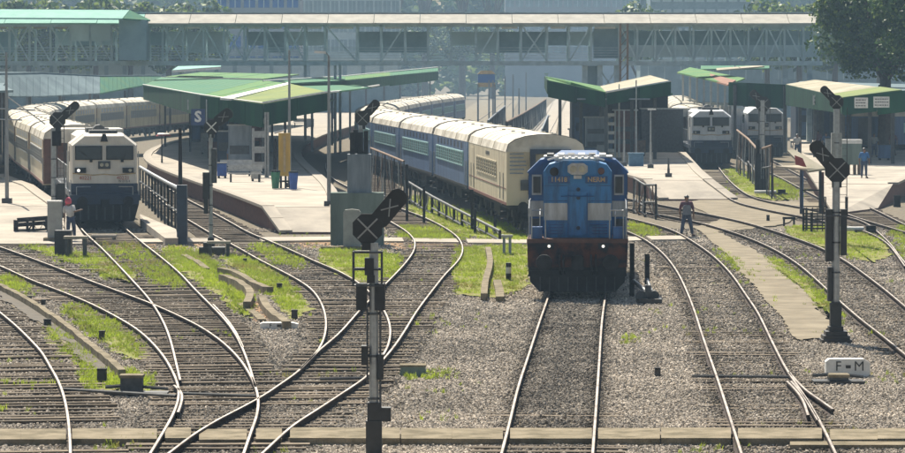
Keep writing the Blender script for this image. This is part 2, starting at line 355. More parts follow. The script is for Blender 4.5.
def track(label,left,right,sl=None,ztop=0.045,length=2.75,extra=(),partner=None,group=None,far=None):
    """rails traced by their heads; sleepers laid one by one between them"""
    global NSL
    t=thing('railway_track',label,'railway track')
    Lp=smooth_px(left) if left is not None else None; Rp=smooth_px(right) if right is not None else None
    for q in (left,right):
        if q is not None: rail(q,t)
    for q in extra: rail(q,t)
    def curve(pp):
        w=np.array([P(a,b,RAILZ)[:2] for a,b in pp]); o=np.argsort(w[:,1]); return w[o]
    Lw=curve(Lp) if Lp is not None else None; Rw=curve(Rp) if Rp is not None else None
    if Lw is None: Lw=Rw-np.array([1.70,0])
    if Rw is None: Rw=Lw+np.array([1.70,0])
    TR[label]=(Lw,Rw)
    if sl is None: return t
    d=sl[0]; n=0; joined=MB()
    while d<sl[1]:
        xl=np.interp(d,Lw[:,1],Lw[:,0]); xr=np.interp(d,Rw[:,1],Rw[:,0]); c=(xl+xr)/2
        xc2=(np.interp(d+1,Lw[:,1],Lw[:,0])+np.interp(d+1,Rw[:,1],Rw[:,0]))/2; sl_=max(-.25,min(.25,xc2-c)); x0,x1=c-length/2,c+length/2; skip=False
        for pl in (partner or []):
            A,B=TR[pl]
            if A[0,1]<=d<=A[-1,1]:
                a=np.interp(d,A[:,1],A[:,0]);b=np.interp(d,B[:,1],B[:,0]);c2=(a+b)/2
                if abs(c2-(xl+xr)/2)<3.1: skip=True
        for pl in WIDE.get(label,[]):
            A,B=TRPRE[pl]; 
            if A[0,1]<=d<=A[-1,1]:
                a=np.interp(d,A[:,1],A[:,0]);b=np.interp(d,B[:,1],B[:,0]);c2=(a+b)/2
                if abs(c2-c)<3.1: x0=min(x0,c2-length/2);x1=max(x1,c2+length/2)
        if not skip:
            L_=(x1-x0)+random.uniform(-.1,.12); cx=(x0+x1)/2+random.uniform(-.05,.05); zt=(ztop if ztop>0 or d>71 else .05)+random.uniform(-.02,.02)-(.075*max(0,float(vnoise(np.array([cx+500.]),np.array([d]),1.6,91)[0])-.5) if 'vnoise' in globals() else 0)
            if NSL_limit(d) and n<300:
                o=link('sleeper',random.choice(smesh),t,(cx,d,zt),-sl_+random.uniform(-.015,.015)); o.scale=(L_,random.uniform(.85,1.1),1); n+=1
            else: joined.box((cx,d,zt-.05),(L_,.23,.1),rz=-sl_)
        d+=0.62+random.uniform(-.03,.03)
    if joined.v: tag(joined.build('distant_sleepers',M['timber'],t),kind='stuff')
    return t
def NSL_limit(d): return d<150
T1R=[(-6,307),(0,312),(15,324.5),(28,337),(42.6,353),(50,366),(57,378),(63,393),(67,411),(69.3,430),(70.5,455)]
T2A=[(-14,261),(0,265.5),(29.4,278.7),(58.7,290),(88,302),(117.5,317),(141,332),(161.5,353),(172,370),(178.5,387),(178.5,398),(173,414),(161.5,434.5),(149,455)]
T2B=[(-14,242),(0,246.4),(29.4,257),(58.7,268),(88,279.5),(117.5,290.5),(147,301.5),(180,316),(204,328.6),(224.6,343.5),(239,358),(248,371),(255.4,386),(258.4,399.3),(257,414),(251,431.6),(243,455)]
T3L=[(72,215),(83.7,231),(99.8,246),(117.5,264),(132,279.5),(147,296),(157,310),(165,325),(170.5,340),(175.5,360),(180.2,380)]
T3R=[(112,215),(129,231),(144,243.5),(160,256),(180,273),(195,289),(211,305),(227,322),(237.8,338),(245,354),(251,371),(255.4,387)]
T4L=[(389.6,220.7),(398,225.5),(408,232),(415,240),(414.5,249),(406,262),(394,275),(380,289),(361,308.6),(339,333),(318,351),(298,371),(280,384),(262,396),(240,408),(218.7,419),(194,434),(166,455)]
T4R=[(326,163),(325,168),(329,175),(343,184),(370,196),(402,208.5),(425.7,217.6),(446,228),(459,238),(463.5,248.4),(459.5,258.7),(446,273),(431.6,291),(417,310.5),(403.7,332),(393.4,347),(378.7,364),(364,378),(343.5,392),(320,407.5),(292,426),(260,455)]
T5L=[(150,190),(176,212),(196,224),(214,234.7),(236,246),(257,258),(277.5,268.5),(298,279.5),(312.7,290),(322,304),(326,320),(324.5,336),(318,350),(308,361),(300,369)]
T5R=[(168,188),(185.5,198),(207,209),(230,221.5),(248,231.5),(274.5,242.5),(295,251.5),(315.6,261),(340,271.5),(358,282),(373,295),(383,308),(389,321),(390.5,334),(387,348),(380,359),(374,367)]
T6L=[(553,278),(549,294),(540,320),(528.5,355),(518,387.5),(509.4,422.8),(501,455)]
T6R=[(607.5,278),(606,291),(602,320),(599,364),(596,408),(592.5,455)]
T7L=[(575,216),(600,222),(626,230.5),(646.4,240),(664,254),(677,271),(686,289),(695,312),(701,331),(707.5,350),(718,380),(728,411),(742,455)]
T7R=[(575,206),(600,211),(626,217),(649.4,222.8),(673,230),(690.5,239.5),(714,256),(731.6,274),(746,294.5),(758,312.5),(772,341),(784,364.5),(793,379),(807,399.5),(822,425),(836.5,455)]
T8L=[(600,203),(649,212),(673,216.5),(699,222),(722.8,228.6),(745,236),(761,242.6),(779.4,251.7),(798,263.6),(814,277),(832.4,294),(845.7,306),(861.6,319.5),(883.6,336.5),(905,354),(930,375)]
T8R=[(600,193),(661,204.5),(690.5,210.4),(714,215),(745,221.9),(769,228.8),(790,235.8),(814,244.5),(835,254.3),(851,264),(869.5,277.4),(888,291.8),(905,306),(935,331)]
T9L=[(697,168),(704,176),(712,184),(722,193),(735,201),(752,206),(775,211),(804,216.5),(825,221),(844,224.8),(855,227.7),(868,232),(879.5,237.5),(888,243.5),(894.4,251),(905,266)]
T9R=[(718,166),(725,175.6),(738,188),(751,196),(771,201.5),(785,204),(810,208.5),(844,215.7),(859.6,219.8),(871,225.6),(879.5,233),(891,244),(898,254),(910,268)]
T10L=[(752,160),(768,171),(785,179.5),(799,187),(814.6,195),(830,204),(844,212),(855,216.5),(871,221.5),(887.8,226.4),(912,233.5)]
T10R=[(768,158),(778,163),(793,171.5),(809.7,180),(828,188.5),(849.7,197.5),(863,204),(879.5,211.5),(894.4,219),(915,229)]
def pre(l,r):
    f_=lambda pp:(lambda w:w[np.argsort(w[:,1])])(np.array([P(a,b,RAILZ)[:2] for a,b in smooth_px(pp)])); return f_(l),f_(r)
TRPRE={'a':pre(T3L,T3R),'b':pre(T5L,T5R),'c':pre(T4L,T4R)}
LA="curved track sweeping in from the left edge, crossed by the left locomotive track"
LB='track running out from under the left cream locomotive into the junction'
LC='S-shaped track that bends round behind the nearest signal and crosses to the lower left'
LD='track curving out along the left brick edge of the middle platform'
WIDE={LA:['a','c'],LC:['b']}
track('leftmost track, only its polished right rail in view in the lower left corner',None,T1R,sl=(61,150),ztop=.06,length=3.6)
t2=track(LA,T2A,T2B,sl=(61,150),ztop=.06)
track(LB,T3L,T3R,sl=(64,150),partner=[LA],extra=[[(213,304),(226,318),(236,332),(243,347)],[(174,385),(182,392),(181,404),(178,412)]])
track(LC,T4L,T4R,sl=(61,240),ztop=.055,partner=[LA])
TR['c']=TR[LC]
track(LD,T5L,T5R,sl=(70,240),partner=[LC],extra=[[(205,266),(202,272)]] if 0 else [])
track('straight track under the blue locomotive in dark ballast',T6L,T6R,sl=(61,108),ztop=-.005+.0)
track('track curving past the right of the blue locomotive, switch stub near the bottom',T7L,T7R,sl=(61,185),ztop=.03,extra=[[(789,372),(797,381),(806,390),(819,399),(833,409)],[(787,381),(796,390),(803,400),(808,415)],[(791,381),(803,395),(818,420)]])
track('track beyond the sandy path that sweeps past the right hand signal base',T8L,T8R,sl=(78,200),ztop=.03)
track('rusty track coming out from under the hazy cream locomotive right of the centre platform',T9L,T9R,sl=(100,245),ztop=.02)
track('track from under the white and navy locomotive passing behind the slanted roof shelter',T10L,T10R,sl=(130,255),ztop=.02)
# far tracks between the middle platforms
track('far straight track running away beneath the footbridge next to the pale platform',[(533,131),(545,116),(553,102)],[(550,131),(558,116),(563,102)])
track('second far track behind the cream coach roof, left of the pipe frames',[(466,128),(490,112),(508,98)],[(478,130),(500,113),(516,98)])

# switch rods across the tracks
def rod(a,b,z=.12,r=.035,name='point_rod',m='darkgrey'):
    mb=MB(); p,q=P(*a,z),P(*b,z); mb.cyl(p,q,r,r,6); return mb.build(name,M[m])
for i,(a,b,l) in enumerate([((60,389),(176,396),'long dark point rod between the two left tracks beside the black point machine'),
      ((178,393.5),(256,396),'pale double point rod just below the left crossing'),
      ((692,376),(791,377),'thin dark point rod between the rails left of the lettered white board'),
      ((320,379),(372,378),'short point rod beside the post of the nearest signal')]):
    tag(rod(a,b),l,'point rod',)
# foreground cable trough, cut where each rail passes
tr=thing('cable_trough','low concrete cable trough crossing all tracks along the bottom of the view','cable trough')
for x0,x1 in [(-25,66),(72,157),(165,191),(199,247),(256,282),(290,400),(401,503),(510,592),(598,660),(661,731),(738,822),(830,925)]:
    n=max(1,round((x1-x0)/58))
    for k in range(n):
        a=x0+(x1-x0)*k/n+.05; b=x0+(x1-x0)*(k+1)/n-.05; q=[P(a,428,.15),P(b,428,.15),P(b,438.5,.15),P(a,438.5,.15)]
        m=MB(); dz=random.uniform(-.03,.01); m.sheet([(v.x,v.y,v.z+dz) for v in q],.22); m.build('slab',M['conc'],tr)
dq=MB(); q=[P(790,441,.10),P(925,441,.10),P(925,445,.10),P(790,445,.10)]; dq.sheet(q,.2); dq.build('lower_edge',M['conc'],tr)
# drains
def ribbon(px,wd,h,z0=-.05):
    c=[P(a,b,h) for a,b in smooth_px(px,4)]; out=[c[0]]
    for q in c[1:]:
        if (q-out[-1]).length>.5: out.append(q)
    rings=[]
    for i,p in enumerate(out):
        a=out[max(0,i-1)];b=out[min(len(out)-1,i+1)];t=(b-a).normalized();s=Vector((t.y,-t.x,0))*wd/2; j=random.uniform(-.02,.02)
        rings.append([(p.x-s.x,p.y-s.y,z0),(p.x+s.x,p.y+s.y,z0),(p.x+s.x,p.y+s.y,h+j),(p.x-s.x,p.y-s.y,h+j)])
    return MB().loft(rings)
TRENCH=[(0,289),(14,294),(38,309),(62,325),(80,341),(102,360),(118,372),(104,373),(82,357),(62,340),(40,324),(14,306),(0,298)]
sheet_px('drain_bed',TRENCH,mat('dark_soil',(.10,.08,.055),(.05,.042,.03),.9,scale=4),jit=.15)  # flat dark sheet along the drain wall
dr=thing('drain_channel','long curved concrete drain wall winding down between the left tracks','drain')
ribbon([(-8,281),(0,284),(29,299),(58,318),(72,328),(85,339),(108,357),(122,370)],.17,.24).build('drain_wall',M['conc'],dr)
ribbon([(12,305),(40,322),(58,336),(75,350),(92,366)],.12,.06).build('drain_wall',M['conc'],dr)
dr=thing('drain_channel','broken concrete drain with side walls in the bright grass left of the middle platform','drain')
for q,h in (([(184,254),(196,260),(207,268)],.12),([(220,268),(232,269),(246,277),(262,285),(274,288)],.25),([(222,274),(236,279),(252,291),(247,301)],.3),([(262,296),(266,305),(276,314),(287,321)],.25),([(240,303),(252,310),(262,319)],.1)):
    ribbon(q,.22,h).build('drain_wall',M['conc'],dr)
dr=thing('drain_channel','crooked low concrete edging in the grass left of the blue locomotive','drain')
ribbon([(488,247),(491,262),(486,276),(484,293)],.2,.28).build('drain_wall',M['conc'],dr)
ribbon([(497,280),(500,290),(500,297)],.25,.18).build('drain_wall',M['conc'],dr)

sheet_px('apron',[(526,133),(550,104),(556,99),(566,99),(560,112),(556,133)],M['conc_l'])
sheet_px('pale_ballast_bed',[(440,132),(470,106),(488,94),(522,94),(514,110),(508,132)],M['path'])
# ---------------------------------------------------------------- platforms
def platform(top_px,zs,label,edge_m,top_m,brick_edges=()):
    pass
PLZ=0.97
def platform_poly(pts,walls):
    """pts: (px,py,z) outline; walls: index pairs that get brick courses in front"""
    w=[P(a,b,z) for a,b,z in pts]; m=MB()
    n=len(w); v=[tuple(p) for p in w]+[(p.x,p.y,-.05) for p in w]
    m.add(v,[tuple(range(n))],0); m.add(v,[(k,n+k,n+(k+1)%n,(k+1)%n) for k in range(n)],1)
    o=m.build('platform',[M['conc_l'],M['brick']]); tag(o,kind='structure')
    cop=MB()
    for i in walls:                                       # coping stones along the edge, one by one
        a,b=w[i],w[(i+1)%n]; L_=(b-a).length; k=max(1,min(14,int(L_/1.6)))
        dirv=(b-a)/L_; s=Vector((dirv.y,-dirv.x,0))
        for j in range(k):
            c=a+(b-a)*((j+.5)/k); e=link('coping_stone',cop_mesh,o,(c.x,c.y,c.z+.012),math.atan2(dirv.y,dirv.x)); e.scale=(L_/k*.97,1,1)
            e.rotation_euler[1]=-math.asin(max(-1,min(1,dirv.z)))
    return o
m=MB(); m.box((0,0,0),(1,.55,.12)); cop_mesh=m.mesh('coping_stone',M['conc_l'])
platform_poly([(-12,150,PLZ),(0,175,PLZ),(14,181,PLZ),(28,186,PLZ),(40,195,PLZ),(56,206,PLZ),(-30,206,PLZ)],[1,2,3,4])
platform_poly([(-30,206.2,PLZ),(56,206.2,PLZ),(78,239,.08),(-30,239,.08)],[1])
# middle platform: left edge curves with the track, right edge too
L_=[(268,207),(236.6,195),(210,186),(183.6,177),(162,169),(149,162),(145,156),(152,149),(173,142),(195.5,137),(236,128),(300,112),(405,103)]
R_=[(412,106),(390,116),(356,125),(320,135),(300,145),(295,153),(301,163),(318,176),(333,190),(336,207)]
def dens_(q): return [tuple(p) for p in smooth_px(q,9)]
Ld,Rd=dens_(L_),dens_(R_)
platform_poly([(a,b,PLZ) for a,b in Ld]+[(a,b,PLZ) for a,b in Rd],list(range(len(Ld)-1))+list(range(len(Ld),len(Ld)+len(Rd)-1)))
platform_poly([(268,207.3,PLZ),(336,207.3,PLZ),(339,232,.10),(286,232,.10)],[1,3])
platform_poly([(732,196,PLZ*.55),(652,184,PLZ*.9)][:0]+[(647.7,180,PLZ),(626.5,174,PLZ),(590,166,PLZ),(572,160,PLZ),(562,135,PLZ),(562,112,PLZ),(567,100,PLZ),(590,100,PLZ),(640,125,PLZ),(679.5,150,PLZ),(698,171.5,PLZ),(708,180,PLZ)],[0,1,2,3,4,9,10])
platform_poly([(647.7,180.3,PLZ),(708,180.3,PLZ),(733,199,.10),(663.6,199,.10)],[1,3])
platform_poly([(838,213,.1),(820,184,PLZ),(893,184,PLZ),(878,208,.1)],[0])
platform_poly([(820,183.7,PLZ),(803,160,PLZ),(793,140,PLZ),(905,140,PLZ),(925,168,PLZ),(893,183.7,PLZ)],[0,1,4])

# ---------------------------------------------------------------- ballast stones and grass (instances: nobody could count them)
def rock(k):
    import bmesh
    b=bmesh.new(); bmesh.ops.create_icosphere(b,subdivisions=1,radius=.5)
    rr=random.Random(k); 
    for v in b.verts: v.co*=rr.uniform(.62,1.15); v.co.z*=.72
    me=bpy.data.meshes.new('ballast_stone'); b.to_mesh(me); b.free(); me.materials.append(M['stone']); return me
def tuft(k):
    rr=random.Random(k); m=MB()
    for i in range(9):
        a=rr.uniform(0,6.28); r=rr.uniform(0,.35); h=rr.uniform(.5,1.0); l=rr.uniform(.1,.5); wd=.10; x,y=math.cos(a)*r,math.sin(a)*r; b_=rr.uniform(0,6.28)
        dx,dy=math.cos(b_),math.sin(b_); s=(-dy*wd/2,dx*wd/2)
        m.add([(x-s[0],y-s[1],0),(x+s[0],y+s[1],0),(x+dx*l*.4+s[0]*.7,y+dy*l*.4+s[1]*.7,h*.6),(x+dx*l*.4-s[0]*.7,y+dy*l*.4-s[1]*.7,h*.6),(x+dx*l,y+dy*l,h)],[(0,1,2,3),(3,2,4)])
    me=m.mesh('grass_tuft',M['grass']); return me
def scatter(name,pts,scl,tone,meshes,flat=False):
    me=bpy.data.meshes.new(name); me.vertices.add(len(pts)); me.vertices.foreach_set('co',np.asarray(pts,np.float32).ravel())
    n=len(pts); rot=np.stack([rng.uniform(0,.5 if flat else 6.28,n),rng.uniform(0,.5 if flat else 6.28,n),rng.uniform(0,6.28,n)],1).astype(np.float32)
    me.attributes.new('rot','FLOAT_VECTOR','POINT').data.foreach_set('vector',rot.ravel())
    me.attributes.new('scl','FLOAT','POINT').data.foreach_set('value',np.asarray(scl,np.float32))
    me.attributes.new('tone','FLOAT','POINT').data.foreach_set('value',np.asarray(tone,np.float32))
    o=link(name,me); c=bpy.data.collections.new(name+'_kinds')
    for k,q in enumerate(meshes): c.objects.link(bpy.data.objects.new(q.name,q))
    g=bpy.data.node_groups.new(name,'GeometryNodeTree')
    g.interface.new_socket('Geometry',in_out='INPUT',socket_type='NodeSocketGeometry'); g.interface.new_socket('Geometry',in_out='OUTPUT',socket_type='NodeSocketGeometry')
    N=g.nodes.new; L=g.links.new; gi=N('NodeGroupInput'); go=N('NodeGroupOutput'); m2p=N('GeometryNodeMeshToPoints'); ip=N('GeometryNodeInstanceOnPoints'); ci=N('GeometryNodeCollectionInfo')
    ci.inputs['Collection'].default_value=c; ci.inputs['Separate Children'].default_value=True; ci.inputs['Reset Children'].default_value=True
    def at(nm,ty):
        a=N('GeometryNodeInputNamedAttribute'); a.data_type=ty; a.inputs['Name'].default_value=nm; return a.outputs['Attribute']
    L(gi.outputs[0],m2p.inputs['Mesh']); L(m2p.outputs[0],ip.inputs['Points']); L(ci.outputs[0],ip.inputs['Instance']); ip.inputs['Pick Instance'].default_value=True
    L(at('rot','FLOAT_VECTOR'),ip.inputs['Rotation']); L(at('scl','FLOAT'),ip.inputs['Scale'])
    # materials and the tone attribute stay on the instances
    L(ip.outputs[0],go.inputs[0]); md=o.modifiers.new('scatter','NODES'); md.node_group=g
    tag(o,kind='stuff'); return o
def in_track(x,d,keys,margin=.1):
    r=np.zeros(x.shape,bool)
    for k in keys:
        A,B=TR[k]; ok=(d>=A[0,1])&(d<=A[-1,1]); a=np.interp(d,A[:,1],A[:,0]);b=np.interp(d,B[:,1],B[:,0]); r|=ok&(x>np.minimum(a,b)-margin)&(x<np.maximum(a,b)+margin)
    return r
NP=620000
d=60+ (rng.random(NP)**1.25)*95; hw=(470/F)*d; x=rng.uniform(-1,1,NP)*hw
px,py=world2px(x,d,0.0)
keep=np.ones(NP,bool)
qx=px+rng.normal(0,3.2,NP)+(vnoise(x,d,.55,71)-.5)*16+(vnoise(x,d,.2,73)-.5)*7; qy=py+rng.normal(0,1.3,NP)+(vnoise(x,d,.55,72)-.5)*7
for p,dn in GRASS: keep&=~(inpoly(qx,qy,p)&(rng.random(NP)<min(.97,dn*1.05)))
for p in SOIL: keep&=~(inpoly(qx,qy,p)&(rng.random(NP)<.75))
for p in (PATH,CROSS): keep&=~(inpoly(qx,qy,p)&(rng.random(NP)<.99))
names=list(TR); turn=[n for n in (LA,LB,LC,LD) ]
inside_turn=in_track(x,d,turn+[names[0]],.75)
keep&=~(inside_turn&(rng.random(NP)<.86-.95*vnoise(x,d,.9,15)))
other=in_track(x,d,[n for n in names if n.startswith('track')],.45)
keep&=~(other&(rng.random(NP)<.50))
keep&=~(inpoly(px,py,[(-20,232),(340,232),(340,244),(-20,244)]))
patch=vnoise(x,d,1.7,3)*.6+vnoise(x,d,.6,5)*.4
keep&=(rng.random(NP)<.35+1.1*patch)
keep&=~(in_track(x,d,[k_ for k_ in TR if 'dark ballast' in k_],.0)&(d<71)&(rng.random(NP)<.55)); far=d>118; keep&=~(far&(rng.random(NP)<.35))
x=x[keep];d=d[keep];n=len(x)
key6=[k for k in names if 'dark ballast' in k]; dark6=in_track(x,d,key6,-.02)&(d<112)
zt=rng.uniform(-.01,.03,n)+np.where(dark6,.02,0)
tone=rng.normal(.95,.32,n).clip(.3,1.8)*(0.68+.40*vnoise(x,d,2.5,9)+.26*vnoise(x,d,.7,10)); oil=np.exp(-((x-(np.interp(d,TR[key6[0]][0][:,1],TR[key6[0]][0][:,0])+.84))/.75)**2)
tone=np.where(dark6,tone*(.95-.34*oil)*(.62+.6*vnoise(x,d,.8,62)),tone); tone=np.where(in_track(x,d,turn,.7),tone*(.52+.5*vnoise(x,d,1.3,61)),tone); tone=np.where(in_track(x,d,[k for k in names if k.startswith('track')],.3),tone*.85,tone)
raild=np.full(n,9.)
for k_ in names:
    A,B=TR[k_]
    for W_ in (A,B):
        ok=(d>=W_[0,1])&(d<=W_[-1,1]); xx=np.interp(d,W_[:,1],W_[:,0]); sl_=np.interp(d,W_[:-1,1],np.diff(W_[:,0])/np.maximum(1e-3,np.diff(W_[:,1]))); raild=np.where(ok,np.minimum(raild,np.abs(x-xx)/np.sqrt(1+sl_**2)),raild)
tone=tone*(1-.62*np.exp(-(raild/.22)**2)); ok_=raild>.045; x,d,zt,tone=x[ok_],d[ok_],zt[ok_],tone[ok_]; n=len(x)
scl=rng.uniform(.04,.085,n)*(1+np.clip((d-75)/90,0,1)*.7)
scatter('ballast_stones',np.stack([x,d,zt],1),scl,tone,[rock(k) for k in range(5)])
# grass
GP=[];
for p,dn in GRASS:
    if dn<=0: continue
    a=np.array(p,float); w=[P(u,v,0) for u,v in p]; x0,x1=min(q.x for q in w),max(q.x for q in w); y0,y1=min(q.y for q in w),max(q.y for q in w)
    k=int((x1-x0)*(y1-y0)*95*dn); X=rng.uniform(x0,x1,k);Y=rng.uniform(y0,y1,k); u,v=world2px(X,Y,0); u=u+rng.normal(0,2.6,k)+(vnoise(X,Y,.6,81)-.5)*14; v=v+rng.normal(0,1.3,k)+(vnoise(X,Y,.6,82)-.5)*7; ok=inpoly(u,v,p)&(rng.random(k)<.25+1.2*vnoise(X,Y,1.1,21))
    GP.append(np.stack([X[ok],Y[ok],np.full(ok.sum(),.01)],1))
# stray weeds among the ballast
k=5000; Y=60+rng.random(k)*90; X=rng.uniform(-1,1,k)*Y*470/F; ok=(vnoise(X,Y,3.2,33)>.68)&(rng.random(k)<.6)&~in_track(X,Y,key6,.9); GP.append(np.stack([X[ok],Y[ok],np.full(ok.sum(),.01)],1))
GP=np.concatenate(GP); n=len(GP)
GT=(.7+.75*vnoise(GP[:,0],GP[:,1],1.5,44))*rng.uniform(.8,1.2,n)
scatter('grass_tufts',GP,rng.uniform(.07,.19,n),GT,[tuft(k) for k in range(5)],flat=True)
# ---------------------------------------------------------------- footbridge across the station
D0=300.0; sc=F/D0
def XB(px): return (px-CX)/F*D0
def ZB(py,d=D0): return PD(CX,py,d).z
fb=thing('footbridge','long covered lattice footbridge with a pale flat roof band spanning the whole station','footbridge',(0,D0,0))
zt,zb,zr0,zr1=ZB(24.5),ZB(61.5),ZB(23),ZB(12.5)
def fbox(name,px0,px1,z0,z1,y0,y1,m,slope=0):
    mb=MB(); mb.b2(XB(px0),XB(px1),y0,y1,z0,z1); return mb.build(name,m,fb)
x=-40
while x<818:                                              # roof fascia panels
    e=min(x+46,824); zz_=zr0+random.uniform(-.02,.02); MB().ext([(-.9,zz_),(2.1,zr1),(5.2,zz_),(5.2,zz_-.12),(2.1,zr1-.14),(-.9,zz_-.12)],XB(x+.25),XB(e-.25),axis='x').build('roof_panel',M['fobroof'] if x>125 else M['fobturq'],fb); x=e
fbox('ridge_cap',-40,825,zr1,zr1+.08,1.9,2.3,M['fobsteel'])
fbox('bottom_chord',-40,822,zb-.32,zb+.05,-.12,.12,M['fobsteel']); fbox('bottom_chord',-40,822,zb-.32,zb+.05,4.3,4.5,M['fobsteel'])
fbox('top_chord',-40,822,zt-.18,zt+.02,-.12,.12,M['fobsteel'])
fbox('deck',-40,822,zb-.15,zb-.02,.15,4.3,M['fobpanel'])
posts=[-30,-10,10,30,51,71,91,112,146]+[163+20.4*k for k in range(7)]+[305,325,357,381,405,428,451,476,498,521,547,569,591,619,637,655,675,693,711,730,748,766,784,803,818]
posts=sorted(posts)
pm=MB(); pm.b2(-.09,.09,-.1,.1,0,1); pme=pm.mesh('post',M['fobsteel'])
for p in posts:
    o=link('post',pme,fb,(XB(p),-.02,zb)); o.scale=(1,1,zt-zb)
    o=link('rear_post',pme,fb,(XB(p),4.4,zb)); o.scale=(1,1,zt-zb)
rr=random.Random(5)
braces={(148,183):'x',(245,265):'/',(225,245):'x',(265,285):'/',}
def brace(p0,p1,kind,y=-.16,r=.085,z0=None,z1=None):
    z0=z0 or zb; z1=z1 or zt
    def bar(a,b):
        m=MB(); A=Vector((XB(a[0]),y,a[1]));B=Vector((XB(b[0]),y,b[1])); m.cyl(A,B,r,r,4); m.build('brace',M['fobsteel'],fb)
    if kind in 'x/' : bar((p0,z0),(p1,z1))
    if kind in 'x\\': bar((p0,z1),(p1,z0))
kinds={}
seq=[('x',3),('x',33),('\\',52),('\\',72),('\\',92)]
for i in range(len(posts)-1):
    a,b=posts[i],posts[i+1]; c=(a+b)/2
    k=None
    if a<112: k='\\' if i%2 else 'x'
    elif 163<=a<300: k={0:'x',1:'/',2:'\\'}[i%3]
    elif a<357: k='\\' if i%2 else None
    elif a<619: k='x' if i%4==1 else ('/' if i%4==3 else None)
    else: k='x' if i%3==1 else ('\\' if i%3==2 else '/')
    if k: brace(a,b,k,y=-.16-.01*(i%2))
    # cladding, railings and pale strips painted as bright clerestory openings in each bay
    w0,w1=a+1,b-1
    if a>=619:
        fbox('parapet_panel',w0,w1,ZB(57),ZB(45),.30,.36,M['fobpanel2']); fbox('inner_panel',w0,w1,ZB(45)+.02,ZB(30),3.9,4.0,M['fobpanel'])
        if rr.random()<.8: fbox('valance',w0,w1,ZB(30)+.02,ZB(25),.2,.3,M['fobpanel2'])
    elif a==112: fbox('stair_tower_wall',122,149,ZB(60),ZB(20),-2.4,1.2,M['fobpanel'])
    else:
        for j in range(5): fbox('rail',w0,w1,ZB(58-2.6*j)-.03,ZB(58-2.6*j)+.03,.05,.1,M['fobsteel'])
        if rr.random()<.88: fbox('screen_panel',w0,w1,ZB(45 if rr.random()<.5 else 52),ZB(31),3.9,4.0,M['fobpanel'] if rr.random()<.5 else M['fobpanel2'])
        if rr.random()<.7: fbox('painted_light_strip',a+3.5,b-3.5,ZB(28.6),ZB(25.6),.35,.45,M['white'] if a>110 else M['pinkroof'])
    if 100<a<112 or 58<a<112: fbox('hoarding',w0,w1,ZB(41),ZB(24),-.3,-.22,M['fobpanel2'])
# turquoise lower hip roof at the left bay
m=MB(); A=[(XB(-40),-4.6,ZB(18)),(XB(128),-4.6,ZB(19)),(XB(131),-1,ZB(10)),(XB(-40),-1,ZB(9))]; m.sheet(A,.12); m.build('hip_roof',M['fobturq'],fb)
m=MB(); A=[(XB(128.5),-4.6,ZB(19)),(XB(152),-1.2,ZB(20)),(XB(150),-.95,ZB(19)),(XB(131.5),-1,ZB(10))]; m.sheet(A,.12); m.build('hip_roof',M['tealroof'],fb)
# supports
def col(px,m='fobsteel',w=.35,y=.6,top=None,d=D0):
    mb=MB(); mb.b2(XB(px)-w/2,XB(px)+w/2,y-w/2,y+w/2,0,top or zb-.1); mb.build('column',M[m],fb)
for px in (305,335,340): col(px,w=.22)
for px in (585,600,617,785,810): col(px,w=.45)
fbox('pier_wall',586,600,2.0,zb-.35,.9,1.1,M['fobpanel']); 
for j in range(3):
    m=MB(); z0=.5+2.2*j; m.cyl((XB(600),.6,z0),(XB(617),.6,z0+2.1),.07,n=4); m.cyl((XB(617),.7,z0),(XB(600),.7,z0+2.1),.07,n=4); m.build('pier_brace',M['fobsteel'],fb)
fbox('dark_screen',594,619,ZB(58),ZB(28),1.5,1.6,M['fobpanel'])
mast=thing('lattice_mast','tall rust brown lattice mast standing in front of the footbridge right of centre','mast',(XB(622),D0-3,0))
for dx in (-.3,.3):
    m=MB(); m.b2(dx-.09,dx+.09,-.1,.1,0,ZB(24)); m.build('mast_leg',M['rust'],mast)
m=MB()
for j in range(14): m.cyl((-.3,0,.5+.7*j),(.3,0,1.2+.7*j),.04,n=4)
m.build('lacing',M['rust'],mast)

# ---------------------------------------------------------------- platform canopies
def canopy(label,cells,m_roof,extras=(),th=.12,group=None):
    """cells: list of (quad as four (px,py,z) roof corners, material)"""
    c=thing('platform_canopy',label,'canopy',(0,0,0),group=group)
    for q,mm in cells:
        w=[P3(*v) for v in q]; n=max(1,round(((w[0]-w[1]).length)/3.2)); n=min(n,16)
        for j in range(n):
            a0=w[0].lerp(w[1],(j+.02)/n);a1=w[0].lerp(w[1],(j+.98)/n);b0=w[3].lerp(w[2],(j+.02)/n);b1=w[3].lerp(w[2],(j+.98)/n)
            MB().sheet([a0,a1,b1,b0],th).build('roof_sheet',M[mm],c)
    return c
def P3(px,py,d):                                          # pixel at a known distance
    return PD(px,py,d)
def fascia(c,a,b,h,m,h2=None,name='fascia'):
    A,B=P3(*a),P3(*b); n=max(1,min(16,round((B-A).length/2.2)))
    for j in range(n):
        p=A.lerp(B,(j+.01)/n);q=A.lerp(B,(j+.99)/n); hh=h+((h2 if h2 is not None else h)-h)*((j+.5)/n)
        s=(B-A).normalized(); t=Vector((s.y,-s.x,0))*.05
        mb=MB(); mb.loft([[p+t,p-t,p-t-Vector((0,0,hh)),p+t-Vector((0,0,hh))],[q+t,q-t,q-t-Vector((0,0,hh)),q+t-Vector((0,0,hh))]]); mb.build(name,M[m],c)
def posts_under(c,pts,zbase=PLZ,r=.11,m='darkgrey'):
    for px,py,d in pts:
        q=P3(px,py,d); mb=MB(); mb.b2(q.x-r,q.x+r,q.y-r,q.y+r,zbase,q.z-.05); mb.build('column',M[m],c)
